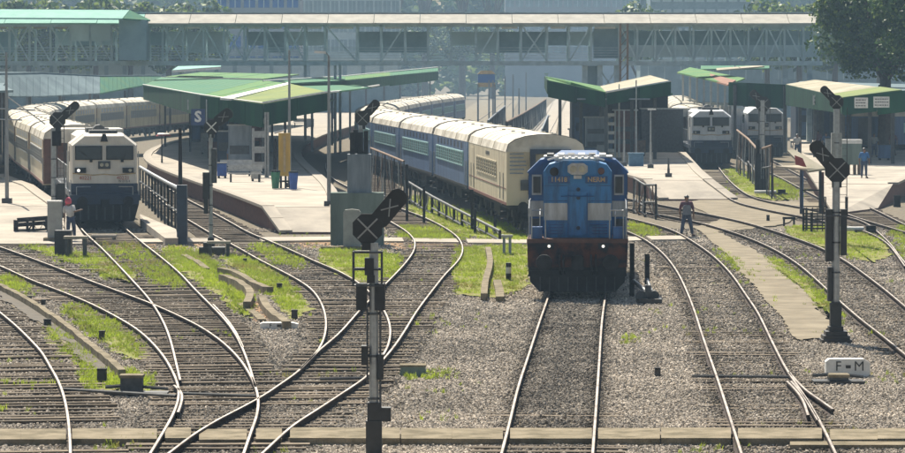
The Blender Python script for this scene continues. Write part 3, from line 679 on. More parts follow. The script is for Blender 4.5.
# middle platform: V-shaped roof end with a green front, then the long roof behind
cA=canopy('green canopy end over the middle platform, yellow-green sheets with a pale gutter strip',[
  ([(263,103.5,204),(229,99,208),(290,83.5,240),(329,92,206)],'yelroof'),
  ([(229,99,208.3),(201,95,214),(262,80,275),(290,83.5,240.4)],'greenroof'),
  ([(201,95,214.3),(144,85,262),(161,77,330),(262,80,275.4)],'tealroof')],None)
for a,b,h,h2 in (((264,104,203.9),(329,92.5,205.9),1.35,.9),((229,99.4,207.8),(263,104,204),1.25,1.35),((201,95.4,213.8),(229,99.4,207.9),1.25,1.25),((144,85.4,261.8),(201,95.4,213.9),1.0,1.25)): fascia(cA,a,b,h,'greenpaint',h2)
m=MB(); m.tube([P3(262.5,102.6,203.8),P3(329.5,91.4,205.8)],.05,5); m.tube([P3(143,84.4,261.6),P3(201,94.4,213.7),P3(229,98.4,207.7),P3(262.5,102.6,203.8)],.035,5); m.build('gutter',M['white'],cA)
m=MB(); m.sheet([P3(220,97.6,207),P3(231,98.4,206.8),P3(291,83.6,239),P3(288,82.2,242)],.12); m.build('pale_gutter_strip',M['white'],cA)
MB().sheet([(-16.0,226,4.75),(-13,211,4.6),(-8.3,212,4.75),(-8.6,262,4.8),(-14,332,4.8),(-23,332,4.8),(-23,290,4.8),(-20.5,262,4.8),(-18.0,245,4.8)],.08).build('added_shade_deck',M['greenpaint'],cA)  # added flat under-roof, hidden behind the fascia, to shade the platform floor
posts_under(cA,[(263,104,206),(246,101,222),(230,98,240),(212,95,255),(190,92,262),(285,95,235),(272,90,262),(165,87,280),(240,86,285)],r=.08)
m=MB(); q=P3(263,128,205)
for dx in (-.35,.35): m.cyl((q.x+dx*.9,q.y-.3,P3(263,104,204).z-.1),(q.x,q.y-.3,q.z+.2),.05,n=5)
m.build('strut',M['white'],cA)
cB=canopy('far turquoise canopy roofs behind the middle platform canopy, one with a white edge',[
  ([(161,76.8,350),(262,79,350),(300,74,400),(200,72,400)],'greenroof')],None)
m=MB(); m.tube([P3(161,76.8,349),P3(262,79,349)],.05,5); m.build('gutter',M['white'],cB)
m=MB(); m.sheet([P3(172,70,345),P3(221,66.3,345),P3(221,65,365),P3(178,66,365)],.15); m.build('raised_roof',M['fobturq'],cB); fascia(cB,(172,70,344.8),(221,66.5,344.8),.25,'white')
posts_under(cB,[(170,78,352),(215,78,352)],r=.08)
cC=canopy('dark green canopy with a pale ridge line curving away behind the middle platform poles',[
  ([(290,83,250),(345,80,300),(345,76,320),(280,80,290)],'tealroof'),([(345,80,302),(390,75.5,360),(390,72,380),(345,76,322)],'greenroof'),([(390,75.5,362),(438,71,440),(438,67.5,460),(390,72,382)],'tealroof')],None)
fascia(cC,(292,84,250),(345,81,300),.75,'greenpaint'); fascia(cC,(345,81,301),(390,76,360),.9,'greenpaint'); fascia(cC,(390,76,361),(438,72,440),1.0,'greenpaint')
m=MB(); m.tube([P3(263,81,265),P3(345,76,321),P3(390,71.6,381),P3(438,67,460)],.07,5); m.tube([P3(330,92,224.5),P3(345,90.5,260),P3(379,85,330)],.07,5); m.build('ridge_line',M['white'],cC)
m=MB(); m.sheet([P3(326,92.4,226),P3(372,87,300),P3(352,84.5,310),P3(300,86,250)],.1); m.build('roof_sheet',M['tealroof'],cC)
posts_under(cC,[(312,86,262),(332,84,285),(350,82,310),(366,80,335),(384,78,360),(400,77,390),(418,75,420),(430,73,440)],r=.09,m='bluegrey')
# left canopy along the outer platform
cells=[]
L1=[(-25,74,300),(40,73,330),(100,76,355),(162,75.5,400)]; L2=[(-25,96,290),(40,96,318),(100,93,342),(162,81.5,395)]
for k in range(3): cells.append(([L2[k],L2[k+1],L1[k+1],L1[k]],['greyroof','greyroof','tealroof'][k]))
cD=canopy('blue-green sheet canopy behind the pale coach roofs at the left edge',cells,None)
m=MB(); m.tube([P3(*q) for q in L1],.1,5); m.build('ridge_line',M['greyroof'],cD)
posts_under(cD,[(0,96,292),(30,96,305),(60,95,322),(90,93,335),(125,90,365)])
m=MB(); m.sheet([PD(-25,71.5,330),PD(38,72,345),PD(78,76,352),PD(-25,78,328)],.15); m.build('upper_roof',M['greyroof'],cD)
# front left gantry canopy edge at the frame's left side
cE=canopy('pale edged canopy jutting in at the far left above the dark platform shade',[([(-70,93,186),(14,90,195),(4,85.5,262),(-80,85.5,262)],'greyroof'),([(-80,85.5,262.5),(4,85.5,262.5),(6,82.5,292),(-80,82.5,292)],'greyroof')],None)
posts_under(cE,[(6,91,197),(4,89,225),(0,87,255)])
# centre platform canopy
cF=canopy('green and pale butterfly canopy over the centre platform under the footbridge',[
  ([(606,92,232),(572,88,262),(546,76.5,262),(571,82,232)][0:4],'greenroof')],None)
for q,mm in [([(606,92,230),(600,86,290),(545,76,285),(548,80,232)],'greenroof'),([(606,92,230),(600,86,290),(650,75,290),(671,81,232)],'pinkroof')]:
    w=[P3(*v) for v in q]
    for j in range(8):
        MB().sheet([w[0].lerp(w[1],(j+.02)/8),w[0].lerp(w[1],(j+.98)/8),w[3].lerp(w[2],(j+.98)/8),w[3].lerp(w[2],(j+.02)/8)],.1).build('roof_sheet',M[mm],cF)
fascia(cF,(548,80.5,231),(605.5,92.5,229.5),1.1,'greenpaint',.9); fascia(cF,(606.5,92.5,229.5),(671,81.5,231),.75,'greenpaint',.9)
fascia(cF,(545,76,285),(548,80,232),.9,'greenpaint')
m=MB(); m.tube([P3(606,92,229.3),P3(671,81,231.3)],.06,5); m.build('gutter',M['white'],cF)
posts_under(cF,[(606,93,232),(581,90,240),(632,90,240),(655,86,240),(560,84,250),(603,90,262),(640,84,262),(585,86,285)])
m=MB(); a,b=P3(577,99,230),P3(650,99,230); m.tube([a,b],.05,5); m.build('tie_rod',M['alu'],cF)
# right canopies
cG=canopy('hazy green, white and rusty canopy roofs right of centre behind the two cream locomotives',[
  ([(677,72,330),(730,84,270),(745,78,290),(690,67,350)],'greenroof'),
  ([(690,74,326),(728,84.5,268),(736,80,272),(702,71.5,330)],'rustroof'),
  ([(700,69,360),(770,68,360),(770,64.5,380),(700,65,380)],'tealroof'),
  ([(716,70,350),(765,66,352),(760,65,356),(716,68,354)],'pinkroof')],None)
posts_under(cG,[(683,74,322),(690,76,312),(697,77,304),(704,79,296),(711,80,290),(718,82,283),(725,83,276),(730,84,270)],r=.08,m='alu')
cH=canopy('big dark green fronted canopy with tan roof sheets at the right under the tree',[
  ([(786,84,262),(843,97,228),(902,89.5,226),(815,79.5,262)],'pinkroof')],None)
m=MB(); m.sheet([P3(843,97,227.4),P3(902,89.5,225.4),P3(880,86.4,233),P3(832,93.5,234)],.13); m.build('roof_sheet',M['yelroof'],cH)
fascia(cH,(729,82,268),(786,84.5,262),1.7,'greenpaint',1.75); fascia(cH,(786,84.5,262),(843,97.5,228),1.5,'greenpaint',1.0); fascia(cH,(843,97.5,227),(912,89.5,225),1.0,'greenpaint',1.45)
posts_under(cH,[(735,84,267),(760,84,265),(785,85,262),(800,90,254),(815,93,246),(843,98,229),(870,95,228),(893,92,228),(820,84,265),(850,84,262),(880,84,262)])
m=MB(); m.sheet([P3(792,86,268),P3(800,87,262.3),P3(843,92,236),P3(925,90.5,232),P3(925,84.5,330),P3(800,81,330)],.1); m.build('roof_sheet',M['greyroof'],cH)
def board(a,b,c_,d_,dist,label,lines):
    p0=PD(a,d_,dist);p1=PD(b,c_,dist); bd=thing('notice_board',label,'sign',((p0.x+p1.x)/2,dist,(p0.z+p1.z)/2)); w,h=(p1.x-p0.x),(p1.z-p0.z)
    MB().b2(-w/2,w/2,0,.05,-h/2,h/2).build('panel',M['white'],bd)
    for k in range(lines):
        z=h/2-h*(k+.8)/(lines+.6); mb=MB(); xx=-w/2+.08
        while xx<w/2-.12:
            e=min(w/2-.08,xx+random.uniform(.06,.16)); mb.b2(xx,e,-.01,0,z-.03,z+.03); xx=e+.04
        mb.build('lettering',M['darkgrey'],bd)
board(854.5,868,97.5,108,224.6,'white notice board left of the two on the green canopy front',3)
board(873.5,889.5,96.5,107.5,224.4,'wider white notice board at the right on the green canopy front',3)
board(813,828,95,105,243,'white notice board on the canopy just left of the upper right signal head',2)
# the S board hung over the left platform edge
p=PD(198,117,205); sb=thing('letter_board','small blue board with a white letter S hung below the green canopy','sign',(p.x,p.y,p.z))
MB().b2(-.40,.40,0,.06,-.46,.46).build('panel',mat('sign_blue',(.03,.06,.18),None,.5),sb); text('letter','S',.85,M['white'],sb,(0,-.012,0),bold=.03)
m=MB(); m.b2(.45,.51,0,.06,-.7,1.0); m.b2(-.6,-.54,0,.06,.4,1.0); m.build('hanger',M['alu'],sb)
p=PD(242.5,115,215); sb=thing('platform_board','narrow pale board hanging in the shade right of the letter board','sign',(p.x,p.y,p.z)); MB().b2(-.5,.5,0,.06,-.08,.12).build('panel',M['white'],sb); MB().b2(-.5,.5,.0,.04,-.4,-.08).build('panel',M['tan'],sb)

# ---------------------------------------------------------------- background: far buildings and trees
def building(px0,px1,ptop,d,m,label,wins,wm='bldblue',cols=0,rows=3):
    x0=(px0-CX)/F*d;x1=(px1-CX)/F*d; zt_=PD(CX,ptop,d).z; b=thing('far_building',label,'building',((x0+x1)/2,d,0)); w=(x1-x0)
    MB().b2(-w/2,w/2,0,12,0,zt_).build('wall',M[m],b); MB().b2(-w/2-.3,w/2+.3,-.4,12.3,zt_,zt_+.35).build('roof',M['fobpanel2'],b)
    if wins:
        wm_=MB(); wm_.b2(-.5,.5,-.06,.06,-.5,.5); me=wm_.mesh('window',M[wm]); fr=MB(); fr.b2(-.04,.04,-.1,.05,-.5,.5); frm=fr.mesh('mullion',M['fobpanel2'])
        for r in range(rows):
            for c in range(cols):
                ww=w/cols; o=link('window',me,b,(-w/2+ww*(c+.5),0,zt_-1.6-3.2*r)); o.scale=(ww*.78,1,2.0)
                o2=link('mullion',frm,o,(0,0,0))
building(214,300,-30,560,'building','far hazy building with large blue glazed bays above the footbridge roof left of centre',1,cols=6,rows=6)
building(296,400,-22,600,'fobpanel2','far hazy pale grey building beside the blue bayed one, above the bridge roof',1,wm='fobpanel',cols=12,rows=6)
building(505,640,-14,1000,'building','far hazy blue-grey building above the bridge roof right of centre',1,wm='fobpanel',cols=14,rows=6)
building(650,760,-14,600,'fobpanel','far hazy building with pale ledges above the right half of the bridge roof',1,wm='fobpanel2',cols=10,rows=6)
building(-40,400,60,520,'fobpanel','long low hazy shed seen beneath the left half of the footbridge',1,wm='fobpanel2',cols=24,rows=1)
building(640,900,62,540,'fobpanel','long low hazy shed seen beneath the right end of the footbridge',1,wm='fobpanel',cols=16,rows=1)
def crown(n,rx,ry,rz,seed,leaf=.30,clumps=38,m1='leaf',m2='leaf2',light=.25):
    rr=np.random.default_rng(seed); v=[];f=[];mi=[]
    cc=[];
    for k in range(clumps):
        q=rr.normal(size=3); q/=np.linalg.norm(q); r=rr.uniform(.45,1.0)**.6; cc.append((q*r*np.array([rx,ry,rz])*.82, rr.uniform(.22,.42)*min(rx,rz)))
    per=n//clumps
    for c,r in cc:
        up=rr.random(per); q=rr.normal(size=(per,3)); q/=np.linalg.norm(q,axis=1)[:,None]; pos=c+q*(r*(.55+.5*rr.random(per)))[:,None]*np.array([1,1,.8])
        nr=q*.7+rr.normal(size=(per,3))*.6+np.array([0,0,.35]); nr/=np.linalg.norm(nr,axis=1)[:,None]
        t=np.cross(nr,rr.normal(size=(per,3))); t/=np.linalg.norm(t,axis=1)[:,None]; b=np.cross(nr,t); s=leaf*rr.uniform(.6,1.3,per)[:,None]
        A=pos-t*s*.5;B=pos+b*s*.32;C=pos+t*s*.5;D=pos-b*s*.32
        for i in range(per):
            o=len(v); v+= [A[i],B[i],C[i],D[i]]; f.append((o,o+1,o+2,o+3)); mi.append(1 if rr.random()<light else 0)
    me=bpy.data.meshes.new('crown'); me.from_pydata([tuple(p) for p in v],[],f); me.materials.append(M[m1]); me.materials.append(M[m2]); me.polygons.foreach_set('material_index',mi); me.update(); return me
def tree(label,x,d,h,rx,me,sz,group=None,rz=0,th=None):
    t=thing('broadleaf_tree',label,'tree',(x,d,0),rz,group); mb=MB(); th=th or h*.45
    mb.cyl((0,0,0),(.1,0,th),rx*.07,rx*.045,8)
    for k in range(6):
        a=k*1.05+rz; mb.cyl((.1,0,th*.8),(math.cos(a)*rx*.5,math.sin(a)*rx*.5,h*.72+.3*k*.2),rx*.03,rx*.01,6)
    mb.build('trunk',M['bark'],t); o=link('crown',me,t,(0,0,h-sz)); return t
# the large tree at the right
big=crown(26000,5.6,5.2,5.6,11,leaf=.34,clumps=66,light=.12)
tree('large dense leafy tree hiding the right end of the footbridge',(884-CX)/F*262,262,16.9,8.0,big,5.6)
b2=crown(14000,4.5,4.5,5.5,12,leaf=.34,clumps=40,light=.2)
tree('second leafy tree at the right edge behind the notice board canopy',(930-CX)/F*252,252,17.2,5,b2,5.4)
fb_c=[crown(2600,6.5,6,5.5,20+k,leaf=.9,clumps=30,light=.45) for k in range(3)]
wood=crown(22000,150,14,14,31,leaf=2.6,clumps=420,light=.4,m1='leaf',m2='leaf2'); o=link('far_woodland',wood,None,(0,1050,21)); o.scale=(1.5,1,1.5); tag(o,kind='stuff')
wood2=crown(9000,110,10,9,32,leaf=2.2,clumps=260,light=.3); o=link('far_woodland',wood2,None,(0,1010,9)); o.scale=(1.8,1,1.3); tag(o,kind='stuff')
ORD='first second third fourth fifth sixth seventh eighth ninth tenth eleventh twelfth thirteenth fourteenth fifteenth sixteenth'.split()
k=0
for px,py,d,sc_,lb in [(-10,-8,520,1.15,'first'),(28,-10,505,1.1,'next'),(62,-9,515,1.15,''),(96,-12,500,1.15,''),(130,-8,520,1.1,''),(168,-9,505,1.2,''),(197,-4,530,1.05,''),(395,-6,520,1.1,''),(425,-9,505,1.15,''),(462,-8,515,1.2,''),(492,-5,530,1.05,''),(640,4,560,.8,''),(768,-7,520,1.1,''),(800,-10,500,1.2,''),(835,-9,510,1.2,''),(880,-12,520,1.25,'')]:
    if 390<px<500: d=900+px%7*5; sc_*=1.75
    q=PD(px,py,d); h=q.z; me=fb_c[k%3]
    t=tree(f'{ORD[k]} far hazy tree from the left above the footbridge roof',q.x,d,h,6.5,me,5.5*sc_,group='far hazy trees above the bridge roof',rz=k*1.3); t.children[1].scale=(sc_,)*3; t.scale=(1,1,1); k+=1

# dim station building and store walls at the back of the shaded platforms
def backwall(px0,px1,ytop,d,m,label,n,col='darkgrey'):
    a=PD(px0,ytop,d);b=PD(px1,ytop,d); w_=b.x-a.x; c=thing('station_building',label,'building',((a.x+b.x)/2,d,0)); MB().b2(-w_/2,w_/2,0,5,0,a.z).build('wall',M[m],c); MB().b2(-w_/2-.3,w_/2+.3,-.5,5.3,a.z,a.z+.15).build('roof',M['tealroof'],c)
    for k in range(n):
        x=-w_/2+w_*(k+.5)/n; o=MB().b2(x-w_/n*.32,x+w_/n*.32,-.06,0,PLZ+.2,PLZ+2.4).build('door',M[col if k%3 else 'coachblue'],c); MB().b2(x-w_/n*.2,x+w_/n*.2,-.09,-.06,PLZ+1.4,PLZ+2.0).build('pane',M['glassb'],o)
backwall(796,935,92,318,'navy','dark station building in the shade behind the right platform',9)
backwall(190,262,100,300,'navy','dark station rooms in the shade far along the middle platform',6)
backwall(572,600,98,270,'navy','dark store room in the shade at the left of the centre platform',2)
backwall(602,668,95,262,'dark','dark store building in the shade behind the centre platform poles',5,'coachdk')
# ---------------------------------------------------------------- rolling stock (local frame: front buffer at y=0 facing -y, rail head at z=0)
def wheelset(mb,y,r=.46):
    for sx in (-1,1): mb.cyl((sx*.80,y,r),(sx*.92,y,r),r,r,16)
    mb.cyl((-.8,y,r),(.8,y,r),.09,.09,8)
def bogie(par,y,n,sp,name='bogie'):
    m=MB()
    for sx in (-1,1):
        m.box((sx*1.02,y,.62),(.14,sp*(n-1)+1.3,.32)); 
        for k in range(n):
            yy=y-sp*(n-1)/2+k*sp; m.box((sx*1.06,yy,.46),(.26,.36,.34)); m.cyl((sx*1.08,yy+.35,.45),(sx*1.08,yy+.35,.95),.11,n=8); m.cyl((sx*1.08,yy-.35,.45),(sx*1.08,yy-.35,.95),.11,n=8)
    m.box((0,y,.75),(2.0,.5,.3)); o=m.build(name,M['dark'],par)
    for k in range(n):
        w=MB(); wheelset(w,y-sp*(n-1)/2+k*sp); w.build('wheelset',M['darkgrey'],o)
def coach_profile(w=1.62,z0=1.1,eave=3.42,top=4.03,n=9):
    p=[(-w,z0),(-w,eave-.25)]
    q=[]
    for k in range(n+1):
        t=math.pi*(1-k/n); q.append((w*math.cos(t)*(1.0),eave-.12+(top-eave+.12)*abs(math.sin(t))**.75))
    return p,q
VENT=MB().cyl((0,0,3.9),(0,0,4.05),.12,.08,8).mesh('roof_ventilator',M['roof'])
def make_coach(kind,label,wall,band,ends,L=21.3):
    c=thing('railway_coach',label,'railway coach')
    lp,arc=coach_profile()
    side=[(-1.62,1.1),(-1.62,3.3),(1.62,3.3),(1.62,1.1)]
    MB().ext(side,0.04,L-.04).build('body',M[wall],c)
    roof=[(p[0]*1.005,p[1]) for p in arc]; r=MB(); r.ext(roof,0,L); ro=r.build('roof',M['roof'],c)
    for yy in (0.02,L-.16):
        rr=MB(); rr.ext([(p[0]*1.014,p[1]+.02) for p in arc],yy,yy+.14); rr.build('end_rib',M['dark'],ro)
    for k in range(8): link('roof_ventilator',VENT,ro,(0.55*(-1)**k,1.8+2.5*k,0))
    for yy in (L*.33,L*.66):
        rr=MB(); rr.ext([(p[0]*1.012,p[1]+.015) for p in arc],yy,yy+.09); rr.build('roof_seam',M['cream'],ro)
    for sx in (-1,1):
        if band: MB().b2(sx*1.622,sx*1.640,2.3,L-2.3,2.08,2.82).build('window_band',M[band],c)
        MB().b2(sx*1.622,sx*1.634,.1,L-.1,1.10,1.22).build('sill_line',M['coachred' if wall=='cream' else 'dark'],c)
    fr=MB(); 
    for a in (-.38,.38): fr.b2(.0,.03,a-.03,a+.03,-.33,.33)
    for a in (-.30,.30): fr.b2(.0,.03,-.38,.38,a-.03,a+.03)
    frm=fr.mesh('window_frame',M[band or wall])
    gl=MB(); gl.b2(-.012,.008,-.36,.36,-.28,.28); glm=gl.mesh('window_pane',M['glassb'])
    br=MB()
    for k in range(3): br.b2(.008,.02,-.36,.36,-.14+k*.13,-.122+k*.13)
    brm=br.mesh('window_bar',M[band or wall])
    upm=MB().b2(-.012,.012,-.42,.42,-.15,.15).mesh('upper_panel',M['navy' if wall!='cream' else 'coachpale'])
    n=10 if kind=='slr' else 16
    for sx in (-1,1):
        for k in range(n):
            y=(5.6+k*1.12) if kind=='slr' else (2.9+k*1.04); x=sx*1.642 if band else sx*1.624
            w=link('window',frm,c,(x,y,2.45)); w.scale=(1,1.12,1.08); w.rotation_euler=(0,0,0 if sx>0 else math.pi)
            g=link('window_pane',glm,w); b=link('window_bar',brm,w)
            if band and k%2==0: link('upper_panel',upm,c,(sx*1.626,y+.5,3.08))
        for y in ((.75,L-.75) if kind!='slr' else (2.3,L-2.6)):
            w_=.72 if kind!='slr' else 1.5
            d=MB(); d.b2(sx*1.60,sx*1.628,y-w_/2,y+w_/2,1.16,3.12); dd=d.build('door',M[wall if kind=='slr' else 'coachdk' if kind=='cream' else wall],c)
            MB().b2(sx*1.63,sx*1.66,y-w_/2-.06,y-w_/2-.02,1.3,2.4).build('handrail',M['alu'],dd); MB().b2(sx*1.63,sx*1.66,y+w_/2+.02,y+w_/2+.06,1.3,2.4).build('handrail',M['alu'],dd)
            s=MB(); 
            for j in range(3): s.b2(sx*1.45,sx*1.66,y-.35,y+.35,.45+.3*j,.48+.3*j)
            s.build('footstep',M['dark'],dd)
    if kind=='slr':
        v=MB(); 
        for k in range(4): v.b2(-1.634,-1.624,9.0+k*.55,9.3+k*.55,2.98,3.14)
        v.build('number_mark',M['darkgrey'],c)
        MB().b2(-1.634,-1.624,.3,L-.3,1.76,1.80).build('waist_line',M['coachred'],c)
    u=MB(); u.b2(-1.5,1.5,.15,L-.15,.92,1.10); u.b2(-1.3,1.3,7.2,8.8,.4,.92); u.b2(-1.2,1.2,10.0,11.6,.45,.92); u.b2(-1.25,1.25,12.6,13.4,.5,.92); u.build('underframe',M['dark'],c)
    bogie(c,3.2,2,2.9); bogie(c,L-3.2,2,2.9)
    for y0,s in ((0,-1),(L,1)):
        if kind!='slr' or s>0: e=MB(); e.b2(-.55,.55,y0+s*-.05,y0+s*.28,1.15,3.2); v=e.build('vestibule_bellows',M['darkgrey'],c)
        for sx in (-1,1): b=MB(); b.cyl((sx*.98,y0,1.05),(sx*.98,y0+s*.5,1.05),.09,n=8); b.cyl((sx*.98,y0+s*.5,1.05),(sx*.98,y0+s*.56,1.05),.22,n=12); b.build('buffer',M['dark'],c)
        if kind=='slr' and s<0:
            for a_,b_,c_,d_ in ((-.66,-.44,1.15,3.42),(.80,1.02,1.15,3.42),(-.44,.80,3.22,3.42)): MB().b2(a_,b_,-.22,.0,c_,d_).build('gangway_frame',M['navy'],c)
            MB().b2(-.44,.80,-.10,-.03,1.2,3.22).build('gangway_door',M['pinkroof'],c); MB().b2(-.05,.42,-.12,-.10,2.2,2.9).build('gangway_window',M['glass'],c)
            f=MB(); f.b2(-1.05,-.62,-.06,-.03,1.72,2.15); f.build('end_box',M['darkgrey'],c)
            f=MB()
            for k in range(6): f.b2(-1.5,-.9+random.uniform(-.1,.1),-.045,-.035,2.4+.16*k,2.45+.16*k)
            f.build('lettering',M['bluegrey'],c)
    return c
def place_path(root,path,n,d0,gap=.7,labels=None,L=21.3,roots=None,group=None):
    """set coaches nose to tail along a world path [(x,d)...] starting at distance d0"""
    pts=np.array(path,float); s=np.concatenate([[0],np.cumsum(np.linalg.norm(np.diff(pts,axis=0),axis=1))])
    f=lambda t:(np.interp(t,s,pts[:,0]),np.interp(t,s,pts[:,1]))
    t=d0; out=[]
    for k in range(n):
        a=f(t);b=f(t+L); rz=math.atan2(-(b[0]-a[0]),b[1]-a[1]); src=roots[k] if roots else root
        if src.get('_used'): o=dup(src,(a[0],a[1],RAILZ),rz)
        else: src.location=(a[0],a[1],RAILZ); src.rotation_euler=(0,0,rz); src['_used']=1; o=src
        if labels: o['label']=labels[k]
        if group: o['group']=group
        out.append(o); t+=L+gap
    return out
def smooth_world(p,n=6):
    return [tuple(q) for q in smooth_px([(a,b) for a,b in p],step=4)]

# ---- modern cab locomotive
def make_loco(label,upper,number,second='',stripe='tan',L=20.8):
    c=thing('diesel_locomotive',label,'locomotive')
    face=[(-1.43,1.83),(-1.43,3.52),(-.86,3.96),(.86,3.96),(1.43,3.52),(1.43,1.83)]
    m=MB(); m.ext([(x,z) for x,z in face],.95,3.6,poly2=face)
    nose=[(-1.36,1.83),(-1.36,2.62),(-1.10,2.72),(1.10,2.72),(1.36,2.62),(1.36,1.83)]
    m.loft([[(x,.50,z) for x,z in [(-1.34,1.83),(-1.36,2.80),(-1.36,3.44),(-.82,3.86),(.82,3.86),(1.36,3.44),(1.36,2.80),(1.34,1.83)]],
            [(x,1.0,z) for x,z in [(-1.43,1.83),(-1.43,2.80),(-1.43,3.52),(-.86,3.96),(.86,3.96),(1.43,3.52),(1.43,2.80),(1.43,1.83)]]])
    cab=m.build('cab',M[upper],c)
    MB().ext([(-1.43,.95),(-1.43,1.82),(1.43,1.82),(1.43,.95)],.5,3.6).build('lower_nose',M['navy'],c)
    for sx in (-1,1):
        f=MB(); x=sx*.665; f.b2(x-.58,x+.58,.44,.50,2.84,3.44); fo=f.build('windscreen_frame',M['dark'],c)
        MB().b2(x-.53,x+.53,.425,.44,2.89,3.39).build('windscreen',M['glass'],fo); w=MB(); w.cyl((x+.1,.41,2.80),(x+.3*sx,.41,3.2),.015,n=4); w.b2(x+.04,x+.16,.41,.45,2.74,2.84); w.build('wiper',M['dark'],fo)
        f=MB(); f.b2(sx*1.02-.24,sx*1.02+.24,.40,.50,2.28,2.50); lo=f.build('marker_light_housing',M['dark'],c)
        l=MB(); l.cyl((sx*1.10,.38,2.39),(sx*1.10,.40,2.39),.07,n=10); l.build('marker_light',M['lamp_on'] if sx<0 and 'left' in label else M['lampglass'],lo)
        MB().b2(sx*1.431,sx*1.445,1.5,2.6,2.75,3.40).build('side_window',M['glass'],c)
        MB().tube([(sx*1.5,1.2,1.3),(sx*1.5,1.2,3.2)],.02,5).build('handrail',M['alu'],c); MB().tube([(sx*1.5,2.9,1.3),(sx*1.5,2.9,3.2)],.02,5).build('handrail',M['alu'],c)
        h=MB(); h.tube([(sx*1.45,.1,1.2),(sx*1.45,.1,2.0),(sx*1.45,-.1+.5,2.0)],.02,5); h.tube([(sx*1.2,.12,1.25),(sx*1.2,.12,1.7),(sx*.6,.12,1.7)],.02,5); h.build('front_handrail',M['alu'],c)
    f=MB(); f.b2(-.26,.26,.42,.50,2.45,2.78); f.b2(-.22,.22,.40,.42,2.50,2.73); hl=f.build('headlight_housing',M['darkgrey'],c)
    for sx in (-.11,.11):
        l=MB(); l.cyl((sx,.385,2.63),(sx,.40,2.63),.08,n=12); l.build('headlight',M['lampglass'],hl)
    m=MB(); m.ext([(-.16,3.62),(-.07,3.95),(.07,3.95),(.16,3.62)],.38,.75); m.build('horn_recess',M['dark'],c)
    s=MB()
    for sx in (-1,1): s.add([(0,.484,2.20),(sx*.5,.484,2.16),(sx*1.35,.486,2.24),(sx*1.35,.486,2.29),(sx*.5,.484,2.21),(0,.484,2.25)],[(0,1,4,5),(1,2,3,4)])
    s.build('nose_stripe',M[stripe],c)
    if number:
        text('number',number,.22,M['redtext'],c,(-.80,.478,2.06)); text('number',second or number,.22,M['redtext'],c,(.80,.478,2.06))
        text('lettering','W D G 4',.13,M['darkgrey'],c,(.85,.478,1.92))
    b=MB(); b.ext([(-1.45,.95),(-1.5,1.35),(1.5,1.35),(1.45,.95)],.0,.5); b.b2(-1.5,1.5,.3,L-.3,1.25,1.50); b.build('underframe',M['navy'],c)
    b=MB(); b.loft([[(-1.45,0,.95),(1.45,0,.95),(1.45,.5,.95),(-1.45,.5,.95)],[(-1.25,.05,.22),(1.25,.05,.22),(1.25,.4,.22),(-1.25,.4,.22)]]); b.build('cowcatcher',M['dark'],c)
    for k in range(7): MB().box((-1.05+.35*k,.02,.60),(.07,.06,.62)).build('cowcatcher_bar',M['darkgrey'],c)
    for sx in (-1,1): b=MB(); b.cyl((sx*.98,0,1.08),(sx*.98,-.42,1.08),.10,n=8); b.cyl((sx*.98,-.42,1.08),(sx*.98,-.48,1.08),.23,n=14); b.build('buffer',M['dark'],c)
    b=MB(); b.box((0,-.25,1.0),(.32,.5,.32)); b.build('coupler',M['dark'],c)
    h=MB(); h.b2(-.95,.95,3.6,L-2.2,1.5,3.72); h.ext([(-.95,3.72),(-.7,3.9),(.7,3.9),(.95,3.72)],3.6,L-2.2); h.build('hood',M[upper],c)
    for k in range(9):
        for sx in (-1,1): MB().b2(sx*.951,sx*.97,4.2+k*1.5,5.4+k*1.5,1.9,3.3).build('hood_door',M[upper],c)
    g=MB(); g.b2(-1.5,1.5,L-6.5,L-2.4,3.3,3.95); g.build('radiator_wing',M['lococream'],c)
    g=MB(); g.cyl((0,5.4,3.98),(0,6.6,3.98),.3,n=10); g.b2(-.5,.5,7.2,9.0,3.88,4.1); g.b2(-.6,.6,1.2,2.6,3.96,4.10); g.build('roof_equipment',M['darkgrey'],c)
    r=MB()
    for sx in (-1,1):
        r.tube([(sx*1.45,3.7,2.5),(sx*1.45,L-2,2.5)],.02,5)
        for k in range(9): r.cyl((sx*1.45,3.7+k*1.8,1.5),(sx*1.45,3.7+k*1.8,2.5),.018,n=5)
    r.build('side_railing',M['alu'],c)
    t=MB(); t.b2(-1.35,1.35,8.0,12.6,.45,1.2); t.build('fuel_tank',M['dark'],c); bogie(c,4.6,3,1.9); bogie(c,L-4.6,3,1.9)
    return c
